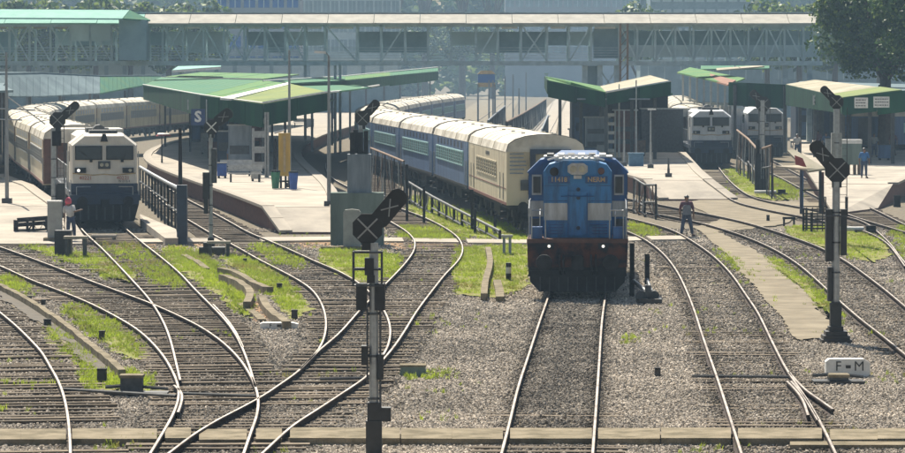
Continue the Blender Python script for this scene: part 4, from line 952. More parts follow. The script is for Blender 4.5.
# ---- blue hood locomotive in the foreground
def blue_loco():
    c=thing('diesel_locomotive','blue hood locomotive with pale grey band and orange-brown buffer beam in the foreground','locomotive')
    hf=[(-1.02,1.66),(-1.02,3.62),(-.86,3.84),(-.45,3.96),(.45,3.96),(.86,3.84),(1.02,3.62),(1.02,1.66)]
    hood=MB().ext(hf,.95,3.1).build('short_hood',M['locoblue'],c)
    MB().b2(-.30,.30,.90,.95,1.72,3.05).build('hood_door',M['locoblue'],c)
    for sx in (-1,1):
        q=[(sx*.98,2.16),(sx*1.0,2.68),(sx*.36,2.68),(sx*.33,2.2)]
        if sx<0: q=[(-1.0,2.18),(-1.0,2.69),(-.31,2.69),(-.24,2.18)]
        else: q=[(1.0,2.18),(1.0,2.69),(.31,2.69),(.24,2.18)]
        MB().ext(q,.925,.95).build('pale_band',M['locogrey'],c)
        n=MB(); n.b2(sx*.56-.33,sx*.56+.33,.90,.95,3.28,3.50); nb=n.build('number_board',M['locodkblue'],c); text('number','11418' if sx<0 else 'NERM',.20,M['tan'],nb,(sx*.56,.888,3.39),bold=.004)
        q=MB(); q.cyl((sx*.70,.88,3.62 if sx<0 else 3.66),(sx*.70,.95,3.64),.13 if sx<0 else .10,n=12); q.build('marker_lamp',M['dark'] if sx<0 else M['coachdk'],c)
    h=MB(); h.ext([(-.30,3.62),(-.30,3.80),(-.18,3.88),(.18,3.88),(.30,3.80),(.30,3.62),(.18,3.54),(-.18,3.54)],.84,.95); hh=h.build('headlight_housing',M['locogrey'],c)
    for sx in (-.13,.13):
        l=MB(); l.cyl((sx,.82,3.71),(sx,.84,3.71),.105,n=14); l.build('headlight',M['lampglass'],hh)
    m=MB(); m.b2(-.12,.12,.86,.95,3.42,3.52); m.build('nameplate',M['locogrey'],c)
    for z in (1.95,2.85,3.1):
        l=MB(); l.cyl((0.02,.86,z),(0.02,.90,z),.06,n=10); l.build('door_fitting',M['navy'],c)
    m=MB(); m.b2(.27,.29,.86,.90,1.75,3.0); m.b2(-.29,-.27,.86,.90,1.75,3.0); m.build('door_seam',M['locodkblue'],c)
    m=MB(); m.tube([(-.5,.86,2.9),(.5,.86,2.9)],.015,5); m.tube([(.35,.84,2.05),(.75,.84,2.05)],.02,5); m.build('hood_handrail',M['locodkblue'],c)
    for sx in (-1,1):
        for k in range(4): MB().b2(sx*.66-.22,sx*.66+.22,.925,.95,1.76+.09*k,1.80+.09*k).build('louvre',M['locodkblue'],c)
        for z in (2.12,2.75,3.2): MB().b2(sx*.66-.34,sx*.66+.34,.938,.95,z,z+.02).build('panel_seam',M['locodkblue'],c)
        m=MB(); m.tube([(sx*1.36,.2,1.66),(sx*1.36,.2,2.5),(sx*.95,.2,2.5),(sx*.95,.2,1.66)],.022,5); m.build('front_handrail',M['alu'],c)
        m=MB(); m.box((sx*1.22,.55,1.83),(.34,.6,.34)); m.build('sand_box',M['locodkblue'],c)
    # roof grille on the hood
    r=MB(); r.b2(-.70,.62,1.2,2.9,3.96,4.02); ro=r.build('roof_hatch',M['locogrey'],c)
    for k in range(7): MB().b2(-.66+.19*k,-.58+.19*k,1.25,2.85,4.02,4.07).build('roof_slat',M['white'],ro)
    m=MB(); m.tube([(-.9,1.0,3.98),(-.4,1.0,4.12),(.3,1.0,4.12),(.8,1.0,3.98)],.03,6); m.build('lifting_bar',M['white'],ro)
    # cab behind, wider than the hood
    cf=[(-1.50,1.66),(-1.50,3.52),(-1.12,3.90),(-.6,4.0),(.6,4.0),(1.12,3.90),(1.50,3.52),(1.50,1.66)]
    cab=MB().ext(cf,3.1,5.4).build('cab',M['locodkblue'],c)
    m=MB(); m.ext([(x*1.03,z+.03) for x,z in cf[1:-1]]+[(1.44,3.46),(1.08,3.84),(.58,3.96),(-.58,3.96),(-1.08,3.84),(-1.44,3.46)],3.0,5.5); m.build('cab_roof_edge',M['locodkblue'],c)
    for k in range(6): MB().b2(-.95+.32*k,-.75+.32*k,3.3,5.2,4.03,4.10).build('roof_slat',M['white' if k%2 else 'darkgrey'],c)
    MB().b2(-1.05,1.05,3.15,5.35,4.0,4.035).build('roof_plate',M['locogrey'],c)
    for sx in (-1,1):
        m=MB(); m.b2(sx*1.25-.15,sx*1.25+.15,3.04,3.10,2.86,3.48); f=m.build('cab_window_frame',M['locogrey'],c); MB().b2(sx*1.25-.11,sx*1.25+.11,3.02,3.04,2.92,3.42).build('cab_window',M['glass'],f)
        MB().b2(sx*1.26-.22,sx*1.26+.22,3.075,3.10,2.2,2.68).build('pale_band',M['locogrey'],c)
        MB().b2(sx*1.501,sx*1.515,3.12,5.38,2.2,2.68).build('pale_band',M['locogrey'],c); MB().b2(sx*1.501,sx*1.52,3.5,4.9,2.86,3.45).build('cab_window',M['glass'],c)
        m=MB(); m.b2(sx*1.28-.14,sx*1.28+.14,3.06,3.10,1.70,2.14); m.build('step_plate',M['darkgrey'],c)
        # steps, sand boxes and platform railings at the corners
        m=MB(); m.tube([(sx*1.44,.12,1.66),(sx*1.44,.12,2.55),(sx*1.44,.95,2.75)],.018,5); m.tube([(sx*1.44,.95,1.66),(sx*1.44,.95,2.75),(sx*1.44,3.05,2.75)],.018,5); m.build('corner_handrail',M['alu'],c)
        m=MB(); m.tube([(sx*1.12,.5,1.66),(sx*1.12,.5,2.35),(sx*1.12,.95,2.5)],.018,5); m.build('corner_handrail',M['alu'],c)
    h=MB(); h.b2(-.92,.92,5.4,15.8,1.66,3.75); h.ext([(-.92,3.75),(-.6,3.95),(.6,3.95),(.92,3.75)],5.4,15.8); h.build('long_hood',M['locodkblue'],c)
    for k in range(8):
        for sx in (-1,1): MB().b2(sx*.921,sx*.94,5.7+1.2*k,6.75+1.2*k,1.9,3.4).build('hood_door',M['locodkblue'],c)
    # deck and front beam
    m=MB(); m.b2(-1.50,1.50,.0,16.2,1.54,1.66); m.build('deck',M['coachdk'],c)
    m=MB(); m.ext([(-1.47,.82),(-1.49,1.54),(1.49,1.54),(1.47,.82)],-.02,.10); m.build('buffer_beam',M['maroon'],c)
    for k,(a,b) in enumerate([(-1.4,-.95),(-.5,-.1),(.15,.55),(1.0,1.4)]): MB().b2(a,b,-.05,-.02,1.02+.05*(k%2),1.42).build('beam_plate',M['maroon'],c)
    for sx in (-.84,.76):
        l=MB(); l.b2(sx-.14,sx+.14,-.09,-.02,1.36,1.54); o=l.build('lamp_housing',M['dark'],c); l=MB(); l.cyl((sx,-.11,1.45),(sx,-.09,1.45),.045,n=12); l.build('ditch_light',M['lamp_on'],o)
    for sx in (-.98,.98):
        b=MB(); b.cyl((sx,-.02,.98),(sx,-.45,.98),.12,n=10); b.cyl((sx,-.45,.98),(sx,-.52,.98),.25,.24,16); b.build('buffer',M['dark'],c)
    m=MB(); m.box((0,-.25,.98),(.36,.55,.36)); m.box((.02,-.55,.98),(.28,.14,.44)); m.build('coupler',M['dark'],c)
    for k,x in enumerate((-.55,-.42,.40,.54)): 
        m=MB(); m.tube([(x,-.03,1.2),(x,-.22,1.05),(x+.03,-.24,.75),(x+.05,-.12,.62)],.028,6); m.build('brake_hose',M['black'],c)
    m=MB(); m.b2(-1.45,1.45,.0,.35,.55,.84); m.build('lower_beam',M['dark'],c)
    m=MB(); m.loft([[(-1.43,-.06,.72),(1.43,-.06,.72),(1.43,.12,.72),(-1.43,.12,.72)],[(-1.40,-.12,.40),(1.40,-.12,.40),(1.40,.08,.40),(-1.40,.08,.40)],[(-1.12,-.16,.10),(1.12,-.16,.10),(1.12,.05,.10),(-1.12,.05,.10)]]); m.build('snow_plough',M['dark'],c)
    m=MB()
    for k in range(9): m.box((-1.1+.275*k,-.17,.33),(.03,.03,.42))
    m.build('plough_rib',M['darkgrey'],c)
    m=MB()
    for sx in (-1,1):
        for j in range(3): m.b2(sx*1.22,sx*1.47,.45,.75,.55+.32*j,.58+.32*j)
    m.build('side_step',M['darkgrey'],c)
    m=MB(); m.b2(-1.3,1.3,6.2,10,.45,1.3); m.b2(-1.45,1.45,.3,16,1.3,1.52); m.build('fuel_tank',M['dark'],c)
    bogie(c,3.6,3,1.8); bogie(c,12.6,3,1.8)
    return c
bl=blue_loco(); q=P(577.4,295.0,RAILZ); bl.location=(q.x,q.y,RAILZ); bl.rotation_euler=(0,0,-.038)

l1=make_loco('cream and navy locomotive facing the camera at the left platform','lococream','40221','40221'); q=P(105,226.5,RAILZ); l1.location=(q.x,q.y,RAILZ); l1.rotation_euler=(0,0,.140)
PATHL=smooth_world([(-18.3,175.5),(-21.5,197),(-25,219),(-28,240),(-31,262),(-33,285),(-34,307),(-34,330),(-33.2,352),(-31.6,375),(-29.5,398),(-26,430),(-21,465),(-16,500)])
cr=make_coach('gs','x','cream','strap',0)
MB().b2(-1.60,1.60,-.02,.035,1.15,3.35).build('end_wall',M['coachdk'],cr)
MB().b2(-1.63,-1.60,.04,1.3,1.16,3.3).build('end_panel',M['coachdk'],cr)
place_path(cr,PATHL,13,0,labels=['cream coach with brown end directly behind the left locomotive','second pale roofed coach of the left train by the frame edge','third coach of the left train, roof just showing at the left edge','fourth coach of the left curving train','fifth coach of the left curving train, above the locomotive roof','sixth coach of the left train with long pale roof','seventh coach of the left train, nearer the green canopy','eighth coach of the left train, running under the green canopy','ninth coach of the left train, in the shade of the green canopy','tenth coach of the left train','eleventh coach of the left train','twelfth coach of the left train','thirteenth coach of the left train, furthest back'])
l2=make_loco('hazy cream locomotive with dark lower half at the end of the centre platform','locowhite','','')
q=P(711.5,166.5,RAILZ); l2.location=(q.x,q.y,RAILZ); l2.rotation_euler=(0,0,-.015)
l3=dup(l2,(0,0,0)); q=P(766,159.5,RAILZ); l3.location=(q.x,q.y,RAILZ); l3.rotation_euler=(0,0,.06); l3['label']='white and navy locomotive behind the right signal mast and pipe frames'
rc=make_coach('gs','x','coachdk','coachdk',0)
place_path(rc,smooth_world([(18.3,268),(18.9,290),(20.4,312),(22.2,345),(24,380),(26,420),(27,460)]),6,.5,labels=['brown coach right behind the hazy cream locomotive','second brown coach behind the hazy cream locomotive','third coach of the train behind the hazy cream locomotive','fourth coach of the train behind the hazy cream locomotive','fifth coach of the train behind the hazy cream locomotive','last coach of the train behind the hazy cream locomotive'])
bc=make_coach('gs','x','coachblue','coachteal',0)
sl=make_coach('slr','cream luggage and passenger coach right behind the blue locomotive','cream',None,0)
PATHB=smooth_world([(3.85,148.5),(2.35,170.3),(.55,192.4),(-1.6,214.5),(-3.7,236),(-5.2,258),(-6.0,280),(-6.1,302),(-5.5,325),(-4.5,350),(-3.2,380),(-1.2,415),(1.0,450),(3.0,480)])
place_path(None,PATHB,13,0,roots=[sl]+[bc]*12,labels=['cream coach with small barred windows at the near end of the centre train']+['%s blue coach with teal window band in the curving centre train'%w_ for w_ in ('first','second','third','fourth','fifth','sixth','seventh','eighth','ninth','tenth','eleventh','furthest')])
# coach at the right under the canopy, and a far yellow locomotive
rb=dup(bc,(0,0,0)); q=PD(866,112,268); rb.location=(q.x,q.y,RAILZ); rb.rotation_euler=(0,0,-.95); rb['label']='dark blue coach standing in the shade below the notice boards at the right'
rb=dup(bc,(0,0,0)); q=PD(752,112,290); rb.location=(24.2,287.5,RAILZ); rb.rotation_euler=(0,0,.10); rb['label']='blue coach in the haze behind the white and navy locomotive'
for o_ in list(bpy.data.objects):
    if '_used' in o_: del o_['_used']
# ---------------------------------------------------------------- colour light signals, seen from behind
def octo(r,k=8,off=math.pi/8): return [(r*math.cos(off+2*math.pi*i/k),r*math.sin(off+2*math.pi*i/k)) for i in range(k)]
def signal(label,x,d,zb,zh,r,arm=None,pole_r=.075,px=0.0,box=None,boxes=(),basez=.9,ladder=True,headx=0.0,white_strap=False):
    """zh head centre height; arm=(angle deg from +x, length, width, startx,startz) the junction route indicator"""
    s=thing('signal_post',label,'railway signal',(x,d,zb))
    zh-=zb
    p=MB(); p.cyl((0,0,basez*.6),(0,0,zh-r*.9),pole_r,pole_r*.95,14); pole=p.build('pole',M['alu'],s,smooth=False)
    for k in range(int((zh-1.2)/.75)):
        b=MB(); b.cyl((0,0,1.0+.75*k),(0,0,1.04+.75*k),pole_r+.018,n=12); b.build('band',M['darkgrey'],pole)
    b=MB(); b.b2(-.14,.14,-.14,.14,0,basez*.66); b.b2(-.115,.115,-.115,.115,basez*.66,basez); b.build('base',M['black'],s)
    hx=headx
    h=MB(); o=[(hx+a,zh+b) for a,b in octo(r)]; h.ext(o,-.03,.02); hb=h.build('backboard',M['black'],s)
    h=MB(); h.ext([(hx+a*.6,zh+b*.6) for a,b in octo(r)],.02,.28); h.build('lamp_case',M['black'],hb)
    for sg in (-1,1):
        c=MB(); L=r*1.75; c.box((hx,-.05-.012*(sg+1)/2,zh),(L,.02,.028+.02*white_strap),ry=sg*math.pi/4); c.build('cross_strap',M['white' if white_strap else 'strap'],s)
    k=MB(); k.b2(hx-r*.35,hx+r*.35,-.06,.16,zh-r*1.35,zh-r*.9); k.build('head_bracket',M['black'],s)
    if arm:
        an,L,W,sx,sz=arm; a=R(an); u=Vector((math.cos(a),0,math.sin(a))); v=Vector((-u.z,0,u.x)); c0=Vector((hx+sx,-.02,zh+sz))
        prof=[(0,-W*.32),(.12*L,-W*.5),(.86*L,-W*.5),(.97*L,-W*.3),(L,0),(.97*L,W*.3),(.86*L,W*.5),(.12*L,W*.5),(0,W*.32)]
        q=[(c0+u*t+v*w_) for t,w_ in prof]
        m=MB(); m.ext([(w_.x,w_.z) for w_ in q],-.02,.06); am=m.build('route_indicator',M['black'],s)
        m=MB(); 
        for t in (.2,.4,.6,.8): cc=c0+u*(L*t); m.cyl((cc.x,.06,cc.z),(cc.x,.2,cc.z),W*.3,n=10)
        m.build('lamp_hood',M['black'],am)
        for sg in (-1,1):
            cc=c0+u*(L*.5); m=MB(); ang=-a+sg*R(35); m.box((cc.x,-.045-.01*sg,cc.z),(W*.95,.012,.022),ry=ang); m.build('cross_strap',M['strap'],am)
    if ladder:
        l=MB(); lx=pole_r+.16
        l.tube([(lx-.14,.22,.3),(lx-.14,.16,zh-.2)],.018,5); l.tube([(lx+.14,.22,.3),(lx+.14,.16,zh-.2)],.018,5)
        for k in range(int((zh-.6)/.3)): l.cyl((lx-.14,.2,.5+.3*k),(lx+.14,.2,.5+.3*k),.012,n=4)
        l.build('ladder',M['darkgrey'],s)
    for (x0,x1,z0,z1,m_) in boxes:
        b=MB(); b.b2(x0,x1,-.11,.16,z0,z1); b.build('relay_box',M[m_],s)
    return s
def sigpx(label,bx,by,zb,hx,hy,rpx,arm=None,boxes=(),**kw):
    b=P(bx,by,zb); d=b.y; sc_=F/d*1.0; h=PD(hx,hy,d)
    return signal(label,b.x,d,zb,h.z,rpx/sc_,arm=arm,headx=h.x-b.x,boxes=boxes,**kw)
# nearest signal: cage round the neck, cabinets on the pole
d=P(374,456,0).y; s0=F/d
A=sigpx('tall nearest signal, black octagon head, arm tilted up right, base at the frame bottom',374,456,0,367.5,228.5,16,arm=(50,44/s0,19/s0,8/s0,4/s0),basez=.95,pole_r=.085,ladder=False,
  boxes=[(-.31,-.12,2.58,3.05,'black'),(.02,.20,2.58,3.05,'black'),(-.22,-.10,1.62,1.95,'black'),(.07,.17,1.35,1.80,'black'),(.10,.30,.62,.86,'black')])
m=MB()
for xx,yy in ((-.36,-.12),(.14,-.12),(-.36,.3),(.14,.3)): m.cyl((xx,yy,3.02),(xx,yy,3.62),.018,n=5)
m.b2(-.38,.16,-.14,.32,3.00,3.03); 
for z in (3.3,3.6): m.tube([(-.36,-.12,z),(.14,-.12,z),(.14,.3,z),(-.36,.3,z),(-.36,-.12,z)],.015,5)
m.build('maintenance_cage',M['darkgrey'],A)
m=MB(); m.tube([(.115,-.06,.7),(.115,-.06,2.6)],.02,6); m.tube([(-.115,-.04,1.3),(-.115,-.04,2.6)],.018,6); m.build('cable_conduit',M['darkgrey'],A)
m=MB(); m.b2(-.12,.02,-.15,.1,3.06,3.2); m.b2(-.16,.0,-.14,.14,3.2,3.5); m.build('neck_case',M['black'],A)
# right signal with pyramid foot
d=P(835,345,0).y; s1=F/d
B=sigpx('right hand signal on a stepped black foot with black arm tilted up left',835.5,343,0,837,170,13,arm=(130,33/s1,14/s1,-4/s1,3/s1),basez=.5,pole_r=.10,ladder=False,
  boxes=[(-.26,-.10,2.05,3.35,'black'),(.12,.26,2.2,3.35,'black'),(-.2,-.1,1.05,1.9,'black'),(-.14,.14,.35,1.0,'black')])
m=MB()
for k,(w_,z0,z1) in enumerate([(.38,0,.10),(.33,.10,.20),(.27,.20,.30),(.18,.30,.42)]): m.b2(-w_,w_,-w_,w_,z0,z1)
m.build('stepped_foot',M['black'],B)
m=MB()
for xx in (-.27,.27): m.tube([(xx,-.1,3.2),(xx,-.1,3.65),(xx,.3,3.65),(xx,.3,3.2)],.016,5)
m.b2(-.29,.29,-.12,.32,3.17,3.20); m.build('maintenance_cage',M['darkgrey'],B)
sigpx('higher signal head on the mast directly behind the right hand signal',836,246,0,836.5,102,7.5,arm=(135,18/27.,8.5/27.,-3/27.,3/27.),basez=.9,pole_r=.13,boxes=[(-.2,.2,3.2,4.4,'strap')])
# signal on the concrete pier, middle left
d3=P(361,247,0).y; s3=F/d3
pier=thing('equipment_pier','broad stained green-grey concrete block with a blue-grey steel housing on top','pier',(P(356,248,0).x,d3+1.2,0)); 
a=PD(331,192.5,d3+1.2); b=PD(384,192.5,d3+1.2); m=MB(); hw_=(b.x-a.x)/2; m.b2(-hw_,hw_,-.5,.6,0,a.z); m.build('block',M['slab'],pier); 
m=MB(); a2=PD(347.5,154,d3+1.2); b2_=PD(371,154,d3+1.2); xx=pier.location.x; m.b2(a2.x-xx,b2_.x-xx,-.3,.5,a.z,a2.z); m.build('housing',M['bluegrey'],pier)
m=MB(); 
for q in (350,356,362,368): w_=PD(q,154,d3+1.2).x-xx; m.b2(w_-.03,w_+.03,-.33,-.30,a.z,a2.z)
m.build('housing_rib',M['bluegrey'],pier)
for dx in (-.3,.02): MB().b2(dx+.02,dx+.2,-.2,.3,a2.z,a2.z+.85).build('side_case',M['dark'],pier)
Cs=signal('signal head with crossed strap on top of the blue-grey housing over the stained concrete pier',PD(361,150,d3+1.2).x,d3+1.2,a2.z,PD(363,118,d3+1.2).z,8.2/s3,arm=(48,18/s3,9/s3,4/s3,4/s3),headx=.06,basez=.1,pole_r=.09,ladder=False,boxes=[(-.30,-.11,.05,.95,'dark'),(-.07,.07,.1,1.0,'strap'),(.11,.28,.0,.9,'dark')])
# slim signal left of the middle platform
d4=P(211,250,0).y; s4=F/d4
sigpx('slim signal with white crossed strap in the bright grass left of the middle platform',211,252,0,211.5,127,8,arm=(38,20/s4,11/s4,4/s4,4/s4),basez=.55,pole_r=.075,white_strap=True,boxes=[(-.30,-.05,2.0,3.0,'black'),(.05,.22,2.6,3.9,'darkgrey'),(-.26,-.10,1.45,2.0,'black')],ladder=False)
m=MB(); m.b2(-.5,.45,-.25,.4,0,.33); m.b2(-.35,-.1,-.2,.3,.33,.5); q=P(213,256,0); tag(m.build('cable_box',M['black'],loc=(q.x,q.y,0)),'low black equipment boxes at the foot of the slim signal','equipment box')
def table(label,px,py,w_,h_,dd,top='conc_l',legm='darkgrey',rot=0):
    q=P(px,py,0); t=thing('concrete_stand',label,'stand',(q.x,q.y,0),rot); MB().b2(-w_/2,w_/2,-dd/2,dd/2,h_-.09,h_).build('top',M[top],t)
    for sx in (-1,1):
        for sy in (-1,1): MB().b2(sx*(w_/2-.1)-.05,sx*(w_/2-.1)+.05,sy*(dd/2-.08)-.05,sy*(dd/2-.08)+.05,0,h_-.09).build('leg',M[legm],t)
    return t
table('low pale topped stand beside the foot of the slim signal',219,258,.85,.62,.5)
table('low pale topped stand right of the grey pillar near the left locomotive',76,258,.85,.80,.6)
# left signal behind the pillar
d5=P(55,241,0).y; s5=F/d5
q=P(55,243,0); pl=thing('concrete_pillar','square pale grey pillar between the hand barrow and the left locomotive','pillar',(q.x,q.y,0)); hz=PD(55,202,q.y).z
MB().b2(-.27,.27,-.25,.25,0,hz).build('shaft',M['marker'],pl); MB().b2(-.29,.29,-.27,.27,hz,hz+.06).build('cap',M['white'],pl); MB().b2(-.42,.5,-.4,.4,0,.22).build('footing',M['conc'],pl)
sigpx('signal post rising behind the pale pillar at the left, long black arm pointing up right',54,240,0,57.5,120,8.6,arm=(42,23/s5,8.5/s5,4/s5,2/s5),basez=.8,pole_r=.11,boxes=[(.15,.45,.9,2.3,'black'),(-.05,.3,3.8,4.4,'dark')],ladder=True)
m=MB(); m.b2(-.30,.30,-.3,.3,0,.95); m.b2(-.26,.26,-.33,-.3,.1,.85); q=P(63.5,256,0); tag(m.build('relay_cabinet',M['black'],loc=(q.x,q.y,0)),'low black relay cabinet right of the pale pillar','cabinet')
# signal on the water pipes, right
sigpx('grey signal post with black cabinets among the rusty pipe frames at the right',762,193,0,763,104,8,arm=(135,14/18.,8/18.,-2/18.,3/18.),basez=1.2,pole_r=.14,boxes=[(-.40,.35,.0,2.2,'dark'),(-.35,-.16,2.2,3.0,'dark'),(-.1,.12,2.8,5.2,'alu')])

# ---------------------------------------------------------------- lamp posts and poles
def lamp_post(label,px,py,zb,ptop,r=.07,arm=0,m='grey',head=True,foot=True,group=None):
    b=P(px,py,zb); t=PD(px,ptop,b.y).z-zb; s=thing('lamp_post',label,'lamp post',(b.x,b.y,zb),group=group)
    p=MB(); p.cyl((0,0,0),(0,0,t*.45),r*1.25,r*1.2,10); p.cyl((0,0,t*.45),(0,0,t),r,r*.7,10); p.build('pole',M[m],s)
    if foot: MB().b2(-r*3,r*3,-r*3,r*3,-.02,.22).build('foot',M['darkgrey'],s)
    if head:
        h=MB(); h.tube([(0,0,t),(arm*.3,0,t+.18),(arm*.55,0,t+.2)],.03,6); h.build('arm',M[m],s)
        h=MB(); h.box((arm*.75,0,t+.17),(.5,.24,.1),ry=-arm*.1); h.build('lamp',M['white'],s)
    return s
lamp_post('tall thin grey pole at the left frame edge on the sunlit platform',7,203,PLZ,52,m='grey',head=False)
MB_=MB(); q=P(7,203,PLZ); c=PD(-30,108,q.y)
for (a,b),wl in zip((((-30,107),(35,110)),((-30,118),(22,120)),((7,96),(45,124))),('upper level wire at the left edge pole','lower level wire at the left edge pole','slanting wire running down right from the left edge pole')):
    A_=PD(*a,q.y);B_=PD(*b,q.y+2); m=MB(); m.cyl(A_,B_,.03,n=5); tag(m.build('stay_wire',M['alu']),wl,'wire',group='wires on the left edge pole')
lamp_post('tall grey pole with small white lamp between the yellow cabinet and the pier',329,206,PLZ,56,arm=-.5)
lamp_post('tall grey pole rising just right of the yellow cabinet on the middle platform',289.5,187,PLZ,50,head=False)
lamp_post('dark brown pole beside the pipe railing end, right of the left locomotive',180.5,236,0,128,m='dark',r=.09,head=False)
s=lamp_post('dark thin pole topped by a red and white disc near the platform curve',162,178,0,136,m='dark',r=.05,head=False,foot=False); t_=s.children[0].bound_box[6][2]
m=MB(); m.cyl((.1,0,t_),(.1,0,t_+.12),.5,.42,14); m.build('disc',M['red'],s); m=MB(); m.cyl((.1,-.02,t_+.12),(.1,-.02,t_+.2),.42,.3,14); m.build('disc_cap',M['white'],s)
for px,py,top,l in ((650.5,168,112,'pole with a small flat lamp on the sunlit centre platform'),(668.5,177,158,'short dark post on a square block on the sunlit centre platform'),(624,166,110,'thin pole beside the blue box on the centre platform'),(636,163,80,'tallest pole of the centre platform, right of the blue box'),(619,161,84,'thin tall pole left of the blue box on the centre platform'),(607,160,98,'pale post in the shade at the left end of the centre platform')):
    o=lamp_post(l,px,py,PLZ,top,r=.06,head=(px==650.5),arm=.1,m='alu' if px!=668.5 else 'darkgrey')
m=MB(); q=P(636,166,PLZ); m.b2(-.45,.45,-.3,.3,.0,.75); m.b2(-.5,.5,-.33,.33,.75,.82); tag(m.build('blue_box',mat('bluebox',(.10,.22,.34),(.07,.16,.26),.6),loc=(q.x,q.y,PLZ)),'square blue-grey box on the sunlit centre platform','box')
# shelving ladder frame and shade clutter on the centre platform
q=P(611,158,PLZ); fr=thing('white_rack','tall narrow white ladder rack in the shade of the centre platform','rack',(q.x,q.y,PLZ))
for dx in (-.28,.28): MB().b2(dx-.05,dx+.05,-.05,.05,0,3.3).build('upright',M['alu'],fr)
for k in range(5): MB().b2(-.23,.23,-.04,.04,.4+.6*k,.62+.6*k).build('shelf',M['white'],fr)
for px,py,w_,h_,mm,l,cat in ((597,155,1.6,2.6,'bluegrey','dark blue-grey stall in the shade at the left of the centre platform','stall'),(625,152,1.6,3.0,'coachdk','brown boarded kiosk in the shade of the centre platform','kiosk'),(662,152,3.0,3.1,'darkgrey','wide dark shuttered kiosk behind the post on the centre platform','kiosk'),(576,148,1.0,1.4,'marker','pale box near the near end of the far track','box'),(643,150,.9,2.9,'rust','rusty upright cabinet beside the wide dark kiosk','cabinet')):
    q=P(px,py,PLZ); k_=thing('kiosk' if cat!='box' else 'box',l,cat,(q.x,q.y,PLZ)); MB().b2(-w_/2,w_/2,-.5,.8,0,h_).build('body',M[mm],k_)
    MB().b2(-w_/2-.12,w_/2+.12,-.62,.92,h_,h_+.1).build('top',M['alu' if w_>1 else 'strap'],k_)
    if w_>1.2:
        for j in range(4): MB().b2(-w_/2+.1,w_/2-.1,-.53,-.505,.6+.45*j,.95+.45*j).build('shutter_slat',M[mm if j%2 else 'darkgrey'],k_)
# yellow cabinet and bins
q=P(284.5,188,PLZ); yc=thing('yellow_cabinet','tall narrow yellow cabinet on a dark stand at the middle platform end','cabinet',(q.x,q.y,PLZ)); zz=lambda py:PD(284.5,py,q.y).z-PLZ
MB().b2(-.29,.29,-.12,.2,zz(176),zz(133)).build('body',M['yellow'],yc); MB().b2(-.05,.07,-.15,-.12,zz(172),zz(136)).build('door_strip',M['tan'],yc)
for dx in (-.42,-.18,.06,.28): MB().b2(dx-.05,dx+.05,-.1,.1,0,zz(174)).build('leg',M['dark'],yc)
MB().b2(-.5,.4,-.2,.2,.3,.38).build('brace',M['dark'],yc); MB().b2(-.55,-.4,-.05,.1,0,zz(138)).build('side_post',M['dark'],yc)
m=MB(); m.cyl((-.5,0,zz(133)),(.0,0,zz(130)),.05,n=6); m.build('lamp_arm',M['alu'],yc)
for px,py,mm,l in ((293.5,190,'bin','blue bin right of the yellow cabinet'),(275.5,189,'greenbox','green bin left of the yellow cabinet')):
    q=P(px,py,PLZ); b=thing('litter_bin',l,'bin',(q.x,q.y,PLZ)); m=MB(); m.cyl((0,0,.02),(0,0,.85),.17,.24,12); m.build('tub',M[mm],b); m=MB(); m.cyl((0,0,.85),(0,0,.93),.26,.22,12); m.build('rim',M['dark'],b)
# white latticed column and blue-ish stalls in the shade of the middle platform
q=P(265,178,PLZ); wc=thing('lattice_column','white latticed column frame holding up the butterfly canopy end','frame',(q.x,q.y+1,PLZ))
for dx in (-.7,0,.1): MB().b2(dx-.07,dx+.07,-.07,.07,0,3.6 if dx!=-.7 else 2.7).build('upright',M['strap'],wc)
for k in range(3): MB().b2(-.7,.0,-.05,.05,.5+.85*k,.85+.85*k).build('panel',M['strap'],wc)
for px,py,w_,h_,mm,l in ((240,172,1.3,2.7,'bluegrey','blue-grey stall behind the slim signal head in the canopy shade'),(252,166,1.1,3.0,'coachdk','narrow brown cupboard in the canopy shade left of the white column'),(226,168,1.0,2.2,'navy','dark blue cupboard in the shade left of the blue-grey stall')):
    q=P(px,py,PLZ); k_=thing('stall',l,'stall',(q.x,q.y,PLZ)); MB().b2(-w_/2,w_/2,-.4,.5,0,h_).build('body',M[mm],k_); MB().b2(-w_/2-.08,w_/2+.08,-.5,.6,h_,h_+.08).build('top',M['alu'],k_)
    for j in range(3): MB().b2(-w_/2+.08,w_/2-.08,-.43,-.405,.35+.7*j,.85+.7*j).build('door',M['darkgrey' if j%2 else mm],k_)
for px,py,l in ((236,176,'low bench in the shade beside the slim signal post'),(302,127,'far bench on the middle platform beyond the yellow cabinet'),(245,182,'low bench in the shade left of the white column')):
    q=P(px,py,PLZ); b=thing('platform_bench',l,'bench',(q.x,q.y,PLZ)); MB().b2(-.9,.9,-.2,.2,.42,.48).build('seat',M['alu'],b); MB().b2(-.9,.9,.2,.24,.55,.9).build('backrest',M['alu'],b)
    for dx in (-.75,.75): MB().b2(dx-.04,dx+.04,-.18,.22,0,.42).build('leg',M['dark'],b)

